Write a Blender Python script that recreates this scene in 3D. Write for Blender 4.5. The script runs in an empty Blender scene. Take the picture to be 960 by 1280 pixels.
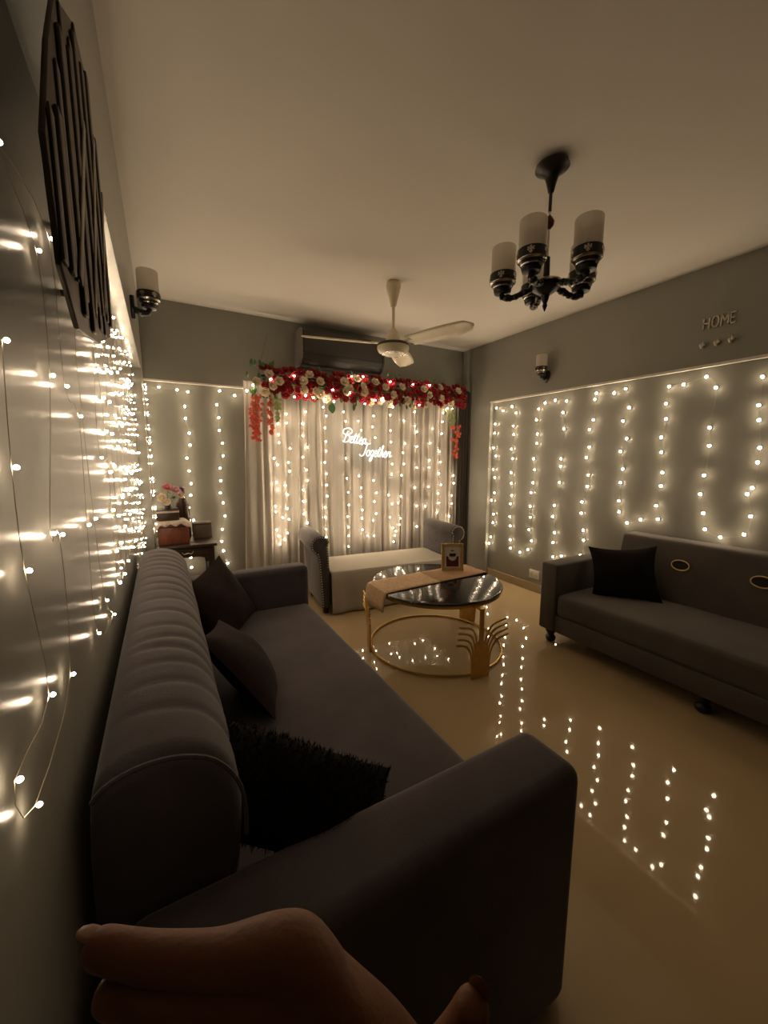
import bpy, bmesh, math, random
from mathutils import Vector, Matrix
random.seed(7)
PI = math.pi
SC = bpy.context.scene
COL = SC.collection

# ---------------------------------------------------------------- camera, world, exposure
cam_d = bpy.data.cameras.new('camera')
cam_d.sensor_fit = 'HORIZONTAL'; cam_d.sensor_width = 36.0
cam_d.lens = 36.0*488.0/960.0
cam_d.clip_start = 0.01; cam_d.clip_end = 60
cam = bpy.data.objects.new('camera', cam_d); COL.objects.link(cam)
r_ = Vector((0.870643, -0.491910, 0.002226)); u_ = Vector((0.064967, 0.119469, 0.990710)); f_ = Vector((0.487606, 0.862410, -0.135973))
cam.matrix_world = Matrix(((r_.x, u_.x, -f_.x, 0.0), (r_.y, u_.y, -f_.y, 0.0), (r_.z, u_.z, -f_.z, 1.35), (0, 0, 0, 1)))
SC.camera = cam
w = bpy.data.worlds.new('world'); SC.world = w; w.use_nodes = True
w.node_tree.nodes['Background'].inputs[0].default_value = (0.010, 0.008, 0.006, 1)
w.node_tree.nodes['Background'].inputs[1].default_value = 0.3
SC.view_settings.view_transform = 'Standard'; SC.view_settings.look = 'None'
SC.view_settings.gamma = 1.0; SC.view_settings.use_curve_mapping = False
SC.view_settings.exposure = 0.12
SC.cycles.use_denoising = True
SC.cycles.max_bounces = 8; SC.cycles.diffuse_bounces = 5; SC.cycles.glossy_bounces = 4
SC.cycles.sample_clamp_indirect = 6.0
BULB_LIGHT = 92.0          # radiance of the fairy-light bulbs
NEON_LIGHT = 3.6

# ---------------------------------------------------------------- materials
def mat(name, col, rough=0.6, metal=0.0, noise=0.0, scale=20.0, bump=0.0, bscale=None, spec=0.5, sheen=0.0, emit=None, estr=0.0, trans=0.0, alpha=1.0, coat=0.0, stretch=None):
    m = bpy.data.materials.new(name); m.use_nodes = True
    nt = m.node_tree; b = nt.nodes['Principled BSDF']
    b.inputs['Base Color'].default_value = (*col, 1); b.inputs['Roughness'].default_value = rough
    b.inputs['Metallic'].default_value = metal; b.inputs['Specular IOR Level'].default_value = spec
    b.inputs['Coat Weight'].default_value = coat; b.inputs['Coat Roughness'].default_value = 0.05
    if sheen: b.inputs['Sheen Weight'].default_value = sheen; b.inputs['Sheen Roughness'].default_value = 0.4
    if trans: b.inputs['Transmission Weight'].default_value = trans
    if alpha < 1: b.inputs['Alpha'].default_value = alpha
    if emit: b.inputs['Emission Color'].default_value = (*emit, 1); b.inputs['Emission Strength'].default_value = estr
    if noise or bump:
        tc = nt.nodes.new('ShaderNodeTexCoord'); mp = nt.nodes.new('ShaderNodeMapping')
        nt.links.new(tc.outputs['Object'], mp.inputs['Vector'])
        if stretch: mp.inputs['Scale'].default_value = stretch
        n = nt.nodes.new('ShaderNodeTexNoise'); n.inputs['Scale'].default_value = scale; n.inputs['Detail'].default_value = 5
        nt.links.new(mp.outputs['Vector'], n.inputs['Vector'])
        if noise:
            rp = nt.nodes.new('ShaderNodeValToRGB')
            rp.color_ramp.elements[0].position = 0.3; rp.color_ramp.elements[1].position = 0.7
            rp.color_ramp.elements[0].color = (*[c*(1-noise) for c in col], 1)
            rp.color_ramp.elements[1].color = (*[min(1, c*(1+noise)) for c in col], 1)
            nt.links.new(n.outputs['Fac'], rp.inputs['Fac']); nt.links.new(rp.outputs['Color'], b.inputs['Base Color'])
        if bump:
            n2 = nt.nodes.new('ShaderNodeTexNoise'); n2.inputs['Scale'].default_value = bscale or scale*4; n2.inputs['Detail'].default_value = 3
            nt.links.new(mp.outputs['Vector'], n2.inputs['Vector'])
            bp = nt.nodes.new('ShaderNodeBump'); bp.inputs['Strength'].default_value = bump; bp.inputs['Distance'].default_value = 0.01
            nt.links.new(n2.outputs['Fac'], bp.inputs['Height']); nt.links.new(bp.outputs['Normal'], b.inputs['Normal'])
    return m

M = dict(
    wall=mat('grey_wall_paint', (0.265, 0.260, 0.225), 0.30, noise=0.03, scale=3, bump=0.04, bscale=30),
    ceiling=mat('white_ceiling_paint', (0.76, 0.72, 0.66), 0.85, noise=0.02, scale=2),
    floor=mat('polished_cream_tile', (0.47, 0.35, 0.20), 0.035, noise=0.05, scale=2.5, spec=0.55),
    skirting=mat('tile_skirting', (0.40, 0.31, 0.20), 0.15, noise=0.05),
    velvet=mat('grey_velvet', (0.086, 0.072, 0.081), 0.85, noise=0.18, scale=6, bump=0.12, bscale=220, sheen=0.25, spec=0.2),
    velvet_b=mat('brown_grey_velvet', (0.088, 0.074, 0.064), 0.85, noise=0.12, scale=5, bump=0.1, bscale=220, sheen=0.15, spec=0.2),
    velvet_c=mat('slate_velvet', (0.080, 0.071, 0.076), 0.8, noise=0.2, scale=8, bump=0.1, bscale=160, sheen=0.3, spec=0.25),
    maroon=mat('dark_maroon_velvet', (0.026, 0.015, 0.016), 0.9, noise=0.2, scale=9, bump=0.12, bscale=200, spec=0.15),
    blackfab=mat('black_fur_fabric', (0.010, 0.008, 0.008), 0.95, noise=0.2, scale=14, bump=0.3, bscale=140, spec=0.1),
    black=mat('black_lacquer', (0.012, 0.010, 0.009), 0.32, noise=0.1),
    chrome=mat('satin_silver', (0.62, 0.58, 0.52), 0.25, 1.0),
    frosted=None,
    gold=mat('brushed_gold', (0.62, 0.40, 0.13), 0.34, 0.85, noise=0.1, scale=30),
    goldframe=mat('gold_frame', (0.62, 0.45, 0.18), 0.42, 0.5, noise=0.12, scale=60),
    blackglass=mat('black_table_glass', (0.012, 0.011, 0.011), 0.10, spec=0.6, noise=0.05),
    burlap=mat('beige_runner', (0.56, 0.38, 0.22), 0.8, noise=0.16, scale=60, bump=0.2, bscale=300),
    burlap_dark=mat('brown_runner_band', (0.46, 0.28, 0.15), 0.8, noise=0.16, scale=60, bump=0.2, bscale=300),
    sheet=mat('white_cotton', (0.44, 0.405, 0.345), 0.85, noise=0.04, scale=6, bump=0.06, bscale=60),
    cream=mat('cream_enamel', (0.74, 0.66, 0.48), 0.3, noise=0.03),
    ac=mat('dark_grey_plastic', (0.045, 0.039, 0.034), 0.45, noise=0.06),
    acside=mat('grey_plastic', (0.20, 0.18, 0.16), 0.4, noise=0.06),
    darkcurtain=mat('dark_brown_drape', (0.050, 0.038, 0.030), 0.85, noise=0.2, scale=12, stretch=(4, 4, .4)),
    red=mat('red_rose_petal', (0.32, 0.010, 0.016), 0.6, noise=0.3, scale=14),
    creamrose=mat('cream_rose_petal', (0.80, 0.68, 0.50), 0.6, noise=0.12, scale=14),
    pinkrose=mat('pink_rose_petal', (0.72, 0.28, 0.28), 0.6, noise=0.2, scale=14),
    lilacrose=mat('lilac_rose_petal', (0.74, 0.46, 0.50), 0.6, noise=0.2, scale=14),
    coral=mat('coral_blossom', (0.80, 0.13, 0.07), 0.6, noise=0.25, scale=20),
    leaf=mat('green_leaf', (0.060, 0.14, 0.035), 0.5, noise=0.3, scale=16),
    paleleaf=mat('pale_green_leaf', (0.36, 0.42, 0.16), 0.5, noise=0.25, scale=16),
    darkwood=mat('dark_wood', (0.045, 0.026, 0.018), 0.4, noise=0.35, scale=14, stretch=(1, 8, 8)),
    redwood=mat('reddish_wood', (0.20, 0.060, 0.032), 0.4, noise=0.3, scale=10, stretch=(8, 1, 1)),
    bottle=mat('dark_brown_bottle_glass', (0.040, 0.018, 0.012), 0.12, noise=0.1),
    purple=mat('purple_foil', (0.12, 0.03, 0.12), 0.4),
    lace=mat('white_lace_cloth', (0.62, 0.52, 0.44), 0.85, noise=0.2, scale=60),
    paleglass=mat('pale_grey_ceramic', (0.40, 0.37, 0.32), 0.3, noise=0.08),
    greybox=mat('matt_grey_box', (0.15, 0.12, 0.095), 0.7, noise=0.06),
    art=mat('dark_bronze_metal', (0.085, 0.068, 0.054), 0.5, 0.6, noise=0.3, scale=16),
    artlight=mat('pale_bronze_metal', (0.16, 0.13, 0.105), 0.38, 0.6, noise=0.25, scale=16),
    socket=mat('white_socket_plastic', (0.68, 0.64, 0.56), 0.4),
    pewter=mat('pale_pewter', (0.66, 0.60, 0.48), 0.45, 0.2),
    wire=mat('clear_copper_wire', (0.50, 0.42, 0.30), 0.3, 0.4), bulb_shield=mat('opaque_bulb_shield', (0.55, 0.50, 0.42), 0.35),  # opaque bulb back, added to block light towards the wall
    skin=mat('warm_skin', (0.17, 0.056, 0.018), 0.6, noise=0.08, scale=20, bump=0.08, bscale=180),
    nail=mat('finger_nail', (0.18, 0.062, 0.022), 0.5),
    sleeve=mat('black_sleeve', (0.014, 0.012, 0.012), 0.9, noise=0.2),
    whitecard=mat('white_card', (0.74, 0.69, 0.62), 0.7),
    wine=mat('deep_wine_print', (0.090, 0.012, 0.020), 0.6, noise=0.25, scale=60),
    holeshade=mat('painted_hole_shade', (0.008, 0.007, 0.006), 0.8),  # near-black colour painted in for the shade inside openings
    acrylic=None,
)
# frosted white glass of the unlit shades
fm = mat('frosted_white_glass', (0.80, 0.74, 0.66), 0.45, trans=0.0); M['frosted'] = fm
nt = fm.node_tree; b = nt.nodes['Principled BSDF']; out = nt.nodes['Material Output']
tr = nt.nodes.new('ShaderNodeBsdfTranslucent'); tr.inputs[0].default_value = (0.86, 0.80, 0.72, 1)
tp = nt.nodes.new('ShaderNodeBsdfTransparent')
m1 = nt.nodes.new('ShaderNodeMixShader'); m1.inputs[0].default_value = 0.5
m2 = nt.nodes.new('ShaderNodeMixShader'); m2.inputs[0].default_value = 0.42
nt.links.new(b.outputs[0], m1.inputs[1]); nt.links.new(tr.outputs[0], m1.inputs[2])
nt.links.new(m1.outputs[0], m2.inputs[1]); nt.links.new(tp.outputs[0], m2.inputs[2]); nt.links.new(m2.outputs[0], out.inputs[0])
# sheer curtain: diffuse + translucent
cm = mat('sheer_cream_voile', (0.66, 0.615, 0.555), 0.8, noise=0.12, scale=5, stretch=(6, 6, 0.15)); M['sheer'] = cm
nt = cm.node_tree; b = nt.nodes['Principled BSDF']; out = nt.nodes['Material Output']
tr = nt.nodes.new('ShaderNodeBsdfTranslucent'); tr.inputs[0].default_value = (0.68, 0.63, 0.57, 1)
m1 = nt.nodes.new('ShaderNodeMixShader'); m1.inputs[0].default_value = 0.35
nt.links.new(b.outputs[0], m1.inputs[1]); nt.links.new(tr.outputs[0], m1.inputs[2]); nt.links.new(m1.outputs[0], out.inputs[0])
am = mat('clear_acrylic', (0.9, 0.9, 0.9), 0.05, alpha=0.08); M['acrylic'] = am
def emitter(name, col, s):
    m = bpy.data.materials.new(name); m.use_nodes = True; nt = m.node_tree; nt.nodes.clear()
    e = nt.nodes.new('ShaderNodeEmission'); e.inputs[0].default_value = (*col, 1); e.inputs[1].default_value = s
    o = nt.nodes.new('ShaderNodeOutputMaterial'); nt.links.new(e.outputs[0], o.inputs[0]); return m
M['bulb'] = emitter('warm_bulb_glow', (1.0, 0.77, 0.52), BULB_LIGHT)
M['neon'] = emitter('white_neon_glow', (1.0, 0.93, 0.76), NEON_LIGHT)

# ---------------------------------------------------------------- mesh helpers
def new(): return bmesh.new()
def xf(vs, loc=(0, 0, 0), rot=None):
    R = rot if rot is not None else Matrix.Identity(3)
    for v in vs: v.co = R @ v.co + Vector(loc)
def rz(a): return Matrix.Rotation(a, 3, 'Z')
def rx(a): return Matrix.Rotation(a, 3, 'X')
def ry(a): return Matrix.Rotation(a, 3, 'Y')
def box(bm, x0, x1, y0, y1, z0, z1, bev=0.0, seg=2, rot=None, loc=(0, 0, 0)):
    t = bmesh.new(); bmesh.ops.create_cube(t, size=1)
    for v in t.verts: v.co = Vector(((x0+x1)/2+v.co.x*(x1-x0), (y0+y1)/2+v.co.y*(y1-y0), (z0+z1)/2+v.co.z*(z1-z0)))
    if bev: bmesh.ops.bevel(t, geom=t.edges[:], offset=bev, segments=seg, profile=0.5, affect='EDGES')
    xf(t.verts, loc, rot); merge(bm, t)
def merge(bm, t):
    vm = [bm.verts.new(v.co) for v in t.verts]; t.verts.index_update()
    for f in t.faces:
        try: bm.faces.new([vm[v.index] for v in f.verts])
        except ValueError: pass
    t.free()
def tube(bm, pts, r, n=8, cap=True, closed=False):
    pts = [Vector(p) for p in pts]; N = len(pts); rings = []
    rs = r if isinstance(r, (list, tuple)) else [r]*N
    prev = None
    for i, p in enumerate(pts):
        if closed: d = pts[(i+1) % N]-pts[i-1]
        else: d = pts[min(i+1, N-1)]-pts[max(i-1, 0)]
        if d.length < 1e-9: d = Vector((0, 0, 1))
        d.normalize()
        if prev is None:
            a = Vector((0, 0, 1)) if abs(d.z) < .9 else Vector((1, 0, 0)); s = d.cross(a).normalized()
        else:
            s = prev-d*prev.dot(d); s = s.normalized() if s.length > 1e-6 else d.orthogonal().normalized()
        prev = s; t = d.cross(s)
        rings.append([bm.verts.new(p+(s*math.cos(2*PI*k/n)+t*math.sin(2*PI*k/n))*rs[i]) for k in range(n)])
    for i in range(N if closed else N-1):
        a, b_ = rings[i], rings[(i+1) % N]
        for k in range(n): bm.faces.new((a[k], a[(k+1) % n], b_[(k+1) % n], b_[k]))
    if cap and not closed:
        bm.faces.new(rings[0][::-1]); bm.faces.new(rings[-1])
def lathe(bm, prof, n=20, loc=(0, 0, 0), rot=None, cap=True):
    t = bmesh.new(); rings = []
    for r, z in prof:
        r = max(r, 1e-4)
        rings.append([t.verts.new((r*math.cos(2*PI*k/n), r*math.sin(2*PI*k/n), z)) for k in range(n)])
    for a, c in zip(rings, rings[1:]):
        for k in range(n): t.faces.new((a[k], a[(k+1) % n], c[(k+1) % n], c[k]))
    if cap: t.faces.new(rings[0][::-1]); t.faces.new(rings[-1])
    xf(t.verts, loc, rot); merge(bm, t)
def sphere(bm, loc, r, sub=1, scale=(1, 1, 1), rot=None):
    t = bmesh.new(); bmesh.ops.create_icosphere(t, subdivisions=sub, radius=r)
    for v in t.verts: v.co = Vector((v.co.x*scale[0], v.co.y*scale[1], v.co.z*scale[2]))
    xf(t.verts, loc, rot); merge(bm, t)
def prism(bm, poly, a0, a1, axis='y', bev=0.0):
    t = bmesh.new()
    def P(u, v, a): return {'y': (u, a, v), 'x': (a, u, v), 'z': (u, v, a)}[axis]
    A = [t.verts.new(P(u, v, a0)) for u, v in poly]; B = [t.verts.new(P(u, v, a1)) for u, v in poly]
    n = len(poly)
    t.faces.new(A); t.faces.new(B[::-1])
    for i in range(n): t.faces.new((A[i], B[i], B[(i+1) % n], A[(i+1) % n]))
    bmesh.ops.recalc_face_normals(t, faces=t.faces[:])
    if bev: bmesh.ops.bevel(t, geom=t.edges[:], offset=bev, segments=2, profile=0.5, affect='EDGES')
    merge(bm, t)
def spline(pts, k=8, closed=False):
    pts = [Vector(p) for p in pts]; o = []; n = len(pts)
    for i in range(n if closed else n-1):
        p0 = pts[i-1] if (closed or i > 0) else pts[0]; p1 = pts[i]; p2 = pts[(i+1) % n]
        p3 = pts[(i+2) % n] if (closed or i+2 < n) else pts[-1]
        for j in range(k):
            t = j/k
            o.append(0.5*((2*p1)+(p2-p0)*t+(2*p0-5*p1+4*p2-p3)*t*t+(3*p1-p0-3*p2+p3)*t**3))
    if not closed: o.append(pts[-1])
    return o
def obj(name, bm, m, parent=None, smooth=True, world=False):
    if world and parent is not None:
        for v in bm.verts: v.co -= parent.location
    bmesh.ops.recalc_face_normals(bm, faces=bm.faces[:])
    me = bpy.data.meshes.new(name); bm.to_mesh(me); bm.free()
    me.materials.append(m)
    if smooth:
        me.polygons.foreach_set('use_smooth', [True]*len(me.polygons))
        try: me.set_sharp_from_angle(angle=math.radians(42))
        except Exception: pass
    o = bpy.data.objects.new(name, me); COL.objects.link(o)
    if parent is not None: o.parent = parent
    return o
def tag(o, label, cat, group=None, kind=None):
    o['label'] = label; o['category'] = cat
    if group: o['group'] = group
    if kind: o['kind'] = kind
    return o
def thing(name, label, cat, loc=(0, 0, 0), rotz=0, group=None):
    o = bpy.data.objects.new(name, None); COL.objects.link(o); o.empty_display_size = 0.05
    o.location = loc; o.rotation_euler = (0, 0, rotz)
    return tag(o, label, cat, group)
def inst(name, me, parent, loc, rot=(0, 0, 0), s=1.0):
    o = bpy.data.objects.new(name, me); COL.objects.link(o); o.parent = parent
    o.location = loc; o.rotation_euler = rot; o.scale = (s, s, s); return o
def struct(name, bm, m, label=None, parent=None, smooth=False):
    o = obj(name, bm, m, parent, smooth)
    if parent is None:
        o['kind'] = 'structure'
        o['label'] = label; o['category'] = name.split('_')[0]
    return o
def wbox(*a, **k):
    bm = new(); box(bm, *a, **k); return bm
RIGHT = [(3.25,0.38),(3.23,0.46),(3.2,0.63),(3.2,0.73),(3.24,0.88),(3.2,0.97),(3.2,1.14),(3.23,1.23),(3.2,1.38),(3.24,1.47),(3.23,1.63),(3.23,1.73),(3.22,1.9),(3.12,1.86),(3.0,1.89),(2.94,1.82),(2.97,1.69),(2.96,1.6),(2.98,1.45),(2.96,1.35),(2.97,1.2),(2.96,1.09),(2.95,0.96),(2.96,0.87),(2.96,0.73),(2.95,0.63),(2.94,0.48),(2.93,0.39),(2.8,0.37),(2.7,0.42),(2.66,0.52),(2.7,0.63),(2.69,0.76),(2.7,0.87),(2.7,1.01),(2.68,1.11),(2.67,1.24),(2.69,1.35),(2.66,1.5),(2.66,1.59),(2.68,1.73),(2.66,1.83),(2.59,1.88),(2.48,1.89),(2.36,1.87),(2.39,1.77),(2.37,1.62),(2.38,1.35),(2.38,1.28),(2.38,1.13),(2.42,0.91),(2.43,0.8),(2.4,0.65),(2.41,0.55),(2.4,0.41),(2.31,0.44),(2.12,0.49),(2.1,0.63),(2.11,0.72),(2.14,0.87),(2.14,0.97),(2.1,1.11),(2.1,1.21),(2.13,1.36),(2.11,1.45),(2.12,1.6),(2.09,1.68),(2.09,1.85),(2.08,1.9),(1.93,1.88),(1.84,1.9),(1.8,1.75),(1.84,1.65),(1.8,1.51),(1.84,1.41),(1.81,1.27),(1.82,1.16),(1.82,1.01),(1.81,0.92),(1.74,0.84),(1.64,0.88),(1.52,0.9),(1.54,1.0),(1.52,1.15),(1.52,1.25),(1.54,1.4),(1.55,1.51),(1.53,1.64),(1.54,1.75),(1.53,1.87),(1.44,1.87),(1.31,1.9),(1.25,1.82),(1.26,1.56),(1.25,1.44),(1.26,1.24),(1.27,1.11),(1.24,0.98),(1.22,0.87),(1.13,0.83),(1.01,0.87),(0.99,0.99),(1.02,1.13),(1.0,1.17),(0.99,1.33),(0.99,1.42),(1.01,1.59),(1.02,1.68),(1.02,1.85)]
BACK_A = [(0.02,1.92),(0.15,1.91),(0.23,1.9),(0.2,1.78),(0.2,1.68),(0.22,1.56),(0.22,1.46),(0.19,1.35),(0.2,1.24),(0.21,1.13),(0.2,1.03),(0.18,0.92),(0.21,0.81),(0.17,0.67),(0.17,0.48),(0.17,0.39)]
BACK_B = [(0.48,1.93),(0.45,1.81),(0.46,1.7),(0.46,1.59),(0.48,1.48),(0.48,1.37),(0.45,1.26),(0.45,1.15),(0.44,1.04),(0.46,0.95),(0.47,0.83),(0.44,0.71),(0.43,0.6),(0.43,0.6),(0.44,0.51),(0.47,0.39)]
BACK_C = [(0.6,1.9),(0.7,1.94),(0.75,2.0)]
CURT=[
[(1.02,1.75),(1.02,1.67),(1.04,1.44),(1.02,1.31),(1.03,1.23),(0.99,1.1),(1.01,1.01),(1.0,0.88),(1.01,0.78),(0.99,0.65),(0.96,0.59)],
[(0.94,1.66),(0.94,1.56),(0.94,1.49),(0.89,1.35),(0.92,1.29),(0.91,1.13),(0.92,1.06),(0.89,0.91),(0.89,0.86),(0.95,0.8),(0.89,0.69),(0.91,0.63),(0.92,0.55)],
[(1.2,1.78),(1.17,1.67),(1.17,1.56),(1.21,1.45),(1.16,1.36),(1.19,1.24),(1.2,1.14),(1.16,1.05),(1.16,0.94),(1.16,0.82),(1.19,0.73)],
[(1.37,1.83),(1.4,1.75),(1.39,1.64),(1.4,1.51),(1.4,1.42),(1.38,1.31),(1.39,1.2),(1.39,1.09),(1.4,0.98),(1.38,0.87),(1.38,0.77),(1.38,0.65),(1.38,0.57)],
[(1.58,1.8),(1.6,1.71),(1.61,1.58),(1.61,1.35),(1.61,1.15),(1.62,1.01),(1.63,0.88),(1.62,0.76),(1.63,0.65),(1.63,0.56),(1.62,0.45)],
[(1.74,1.72),(1.77,1.63),(1.75,1.17),(1.77,1.05),(1.76,0.96),(1.78,0.82),(1.78,0.73),(1.79,0.61),(1.85,0.54)],
[(1.92,1.78),(1.9,1.67),(1.93,1.56),(1.92,1.12),(1.95,0.99),(1.92,0.9),(1.94,0.77),(1.91,0.7),(1.93,0.53)],
[(2.12,1.8),(2.12,1.64),(2.12,1.52),(2.14,1.29),(2.14,1.18),(2.1,0.96),(2.14,0.86),(2.11,0.72),(2.15,0.6),(2.18,0.51),(2.17,0.44)],
[(2.29,1.75),(2.3,1.51),(2.27,1.41),(2.28,1.29),(2.26,1.17),(2.26,0.94),(2.22,0.87),(2.24,0.7),(2.23,0.63),(2.19,0.56)],
[(2.42,1.85),(2.43,1.7),(2.46,1.64),(2.46,1.48),(2.45,1.25),(2.44,1.03),(2.47,0.82),(2.46,0.59)],
[(2.66,1.68),(2.64,1.52),(2.63,1.33),(2.62,1.25),(2.62,1.03),(2.59,0.81)],
[(2.8,1.86),(2.79,1.76),(2.79,1.63),(2.78,1.43),(2.79,1.31),(2.76,1.18),(2.79,1.05),(2.76,0.95),(2.78,0.84),(2.76,0.73)],
[(2.94,1.92),(2.98,1.15),(2.98,1.06),(2.95,0.92),(2.96,0.82),(2.94,0.67),(2.91,0.57)],
]
GARL = [(0.65,1.9),(0.7,1.95),(0.85,2.01),(1.05,2.06),(1.15,1.9),(1.41,1.97),(1.58,1.96),(1.6,2.11),(1.72,2.12),(2.02,2.1),(2.29,2.1),(2.5,2.11),(1.05,1.88),(1.22,1.89),(1.33,1.88),(1.42,1.87),(1.74,1.87),(1.85,1.91),(1.93,1.92),(2.05,1.86),(2.37,1.9),(2.74,1.89)]
LEFT = [(0.76,1.64),(0.86,1.7),(1.05,1.68),(0.62,1.69),(0.56,1.47),(0.76,1.47),(0.86,1.47),(0.97,1.43),(0.54,1.34),(1.51,1.63),(1.27,1.57),(1.03,1.22),(0.66,1.25),(0.71,1.24),(0.94,1.22),(1.48,1.33),(1.22,1.35),(0.54,1.23),(0.68,1.04),(0.57,1.07),(0.44,1.06),(0.48,1.0),(1.08,1.02),(1.18,0.95),(0.93,1.0),(1.43,1.01)]

# ---------------------------------------------------------------- the room
BX = 3.2; BY = 3.75; CH = 2.6; BEAM = 1.968
struct('floor', wbox(-0.4, 3.5, -4.6, 4.0, -0.1, 0.0), M['floor'], 'polished cream tile floor mirroring the fairy lights')
struct('ceiling', wbox(-0.4, 3.5, -4.6, 4.0, CH, CH+0.1), M['ceiling'], 'plain white ceiling above the dim room')
# left wall: the part under the beam is set back a little, a pier stands in the corner
bm = new(); box(bm, -0.4, -0.085, -4.6, 4.0, BEAM, CH); box(bm, -0.4, -0.145, -4.6, 3.3, 0, BEAM); box(bm, -0.4, -0.085, 3.3, 4.0, 0, BEAM)
struct('wall_left', bm, M['wall'], 'glossy grey wall close on the left behind the long sofa')
bm = new(); box(bm, BX, 3.5, -4.6, 4.0, BEAM, CH); box(bm, BX+0.045, 3.5, -4.6, 3.275, 0, BEAM); box(bm, BX, 3.5, 3.275, 4.0, 0, BEAM)
struct('wall_right', bm, M['wall'], 'grey wall on the right with a long recessed panel')
bm = new(); box(bm, -0.4, 3.5, BY, 4.0, BEAM+0.008, CH); box(bm, -0.4, 3.5, BY+0.03, 4.0, 0, BEAM+0.008)
struct('wall_back', bm, M['wall'], 'grey back wall behind the curtain and the air conditioner')
struct('wall_front', wbox(-0.4, 3.5, -4.6, -4.45, 0, CH), M['wall'], 'grey wall behind the viewpoint')
struct('baseboard_right', wbox(BX+0.033, BX+0.05, -4.45, 3.275, 0, 0.085, bev=0.003), M['skirting'], 'tile baseboard along the right wall')
struct('baseboard_back', wbox(-0.085, BX, BY+0.018, BY+0.035, 0, 0.085, bev=0.003), M['skirting'], 'tile baseboard along the back wall')
struct('trim_lit_right', wbox(BX-0.006, BX+0.02, -4.45, 3.281, BEAM-0.012, BEAM+0.006, bev=0.002), M['ceiling'], 'thin pale strip painted for the lit edge above the recessed panel of the right wall')  # ceiling white paints the light caught under the recess top
struct('trim_2', wbox(BX-0.006, BX+0.02, 3.269, 3.285, 0.085, BEAM-0.012, bev=0.002), M['wall'], 'upright edge trim at the far end of the recessed panel')
struct('trim_lit_back', wbox(-0.085, 0.9, BY-0.006, BY+0.02, BEAM-0.004, BEAM+0.012, bev=0.002), M['ceiling'], 'thin pale strip painted for the lit edge across the back wall left of the curtain')  # bulb light along the upper edge, put into a pale strip

# ---------------------------------------------------------------- left sofa
ls = thing('long_sofa', 'long grey velvet sofa with gathered back, along the left wall', 'sofa', (0.35, 1.5, 0))
bm = new(); box(bm, -0.10, 0.765, 0.50, 2.52, 0.02, 0.275, bev=0.02); obj('sofa_base', bm, M['velvet'], ls, world=True)
def cushion_block(x0, x1, y0, y1, z0, z1, crown, nx=14, ny=30, r=0.035):
    bm = new(); box(bm, x0, x1, y0, y1, z0, z1, bev=r, seg=4)
    bmesh.ops.subdivide_edges(bm, edges=[e for e in bm.edges if e.calc_length() > 0.2], cuts=12, use_grid_fill=True)
    for v in bm.verts:
        u = (v.co.x-x0)/(x1-x0)*2-1; t = (v.co.y-y0)/(y1-y0)*2-1
        if v.co.z > (z0+z1)/2:
            v.co.z += crown*(1-u*u)*(1-t*t)+0.004*math.sin(v.co.y*17+v.co.x*9)*(1-u*u)
    return bm
obj('seat', cushion_block(0.03, 0.79, 0.64, 2.425, 0.265, 0.405, 0.012), M['velvet'], ls, world=True)
for y0, y1 in ((0.475, 0.645), (2.42, 2.565)):
    bm = new(); box(bm, -0.10, 0.802, y0, y1, 0.012, 0.65, bev=0.035, seg=4)
    obj('armrest', bm, M['velvet'], ls, world=True)
# gathered backrest: a rolled section swept along y, pulled into soft pleats
bm = new(); prof = [(-0.128, 0.30), (-0.130, 0.60), (-0.130, 0.80), (-0.122, 0.848), (-0.095, 0.872), (-0.05, 0.882), (0.0, 0.875), (0.045, 0.850), (0.078, 0.80), (0.090, 0.74), (0.086, 0.66), (0.072, 0.58), (0.062, 0.48), (0.060, 0.38), (0.055, 0.30)]
P3 = spline([(x, 0, z) for x, z in prof], 3)
ys = [0.648+i*(2.415-0.648)/150 for i in range(151)]
creases = []; yy = 0.80
while yy < 2.38: creases.append((yy, random.uniform(0.5, 1.0), random.uniform(-0.03, 0.03))); yy += random.uniform(0.075, 0.125)
rows = []
for i, y in enumerate(ys):
    row = []; e0 = min((y-ys[0])/0.05, (ys[-1]-y)/0.11, 1.0); e0 = max(e0, 0); rnd = 1-(1-math.sqrt(1-(1-e0)**2))*0.22
    for j, p in enumerate(P3):
        s = j/(len(P3)-1); q = p.copy()
        g = 0
        for cy, a, sl in creases:
            d = (y-cy-sl*(s-0.5)*3)/0.013
            if abs(d) < 3: g += a*math.exp(-d*d)
        on = max(0, min(1, (s-0.25)/0.12))
        c = Vector((-0.02, 0, 0.72)); n = (q-c).normalized() if (q-c).length > 0 else Vector((0, 0, 1))
        q -= n*0.0075*g*on
        q += n*0.010*math.sin(2*PI*(y-0.75)/0.42)*max(0, (s-0.55))*2.0*(1 if s < .9 else 0)
        q = Vector((-0.13+(q.x+0.13)*(0.5+0.5*rnd), y, 0.30+(q.z-0.30)*rnd))
        row.append(bm.verts.new(q))
    rows.append(row)
for a, c in zip(rows, rows[1:]):
    for k in range(len(a)-1): bm.faces.new((a[k], a[k+1], c[k+1], c[k]))
    bm.faces.new((a[-1], a[0], c[0], c[-1]))
bm.faces.new(rows[0]); bm.faces.new(rows[-1][::-1])
obj('backrest', bm, M['velvet'], ls, world=True)
bm = new(); tube(bm, [(p.x, 0.652, p.z) for p in P3[9:30]], 0.004, 6); obj('piping', bm, M['velvet'], ls, world=True)
for x in (-0.05, 0.72):
    for y in (0.55, 2.48):
        bm = new(); lathe(bm, [(0.018, 0), (0.03, 0.015), (0.03, 0.04), (0.02, 0.05), (0.03, 0.08)], 14, (x, y, 0)); obj('leg', bm, M['black'], ls, world=True)

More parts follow.
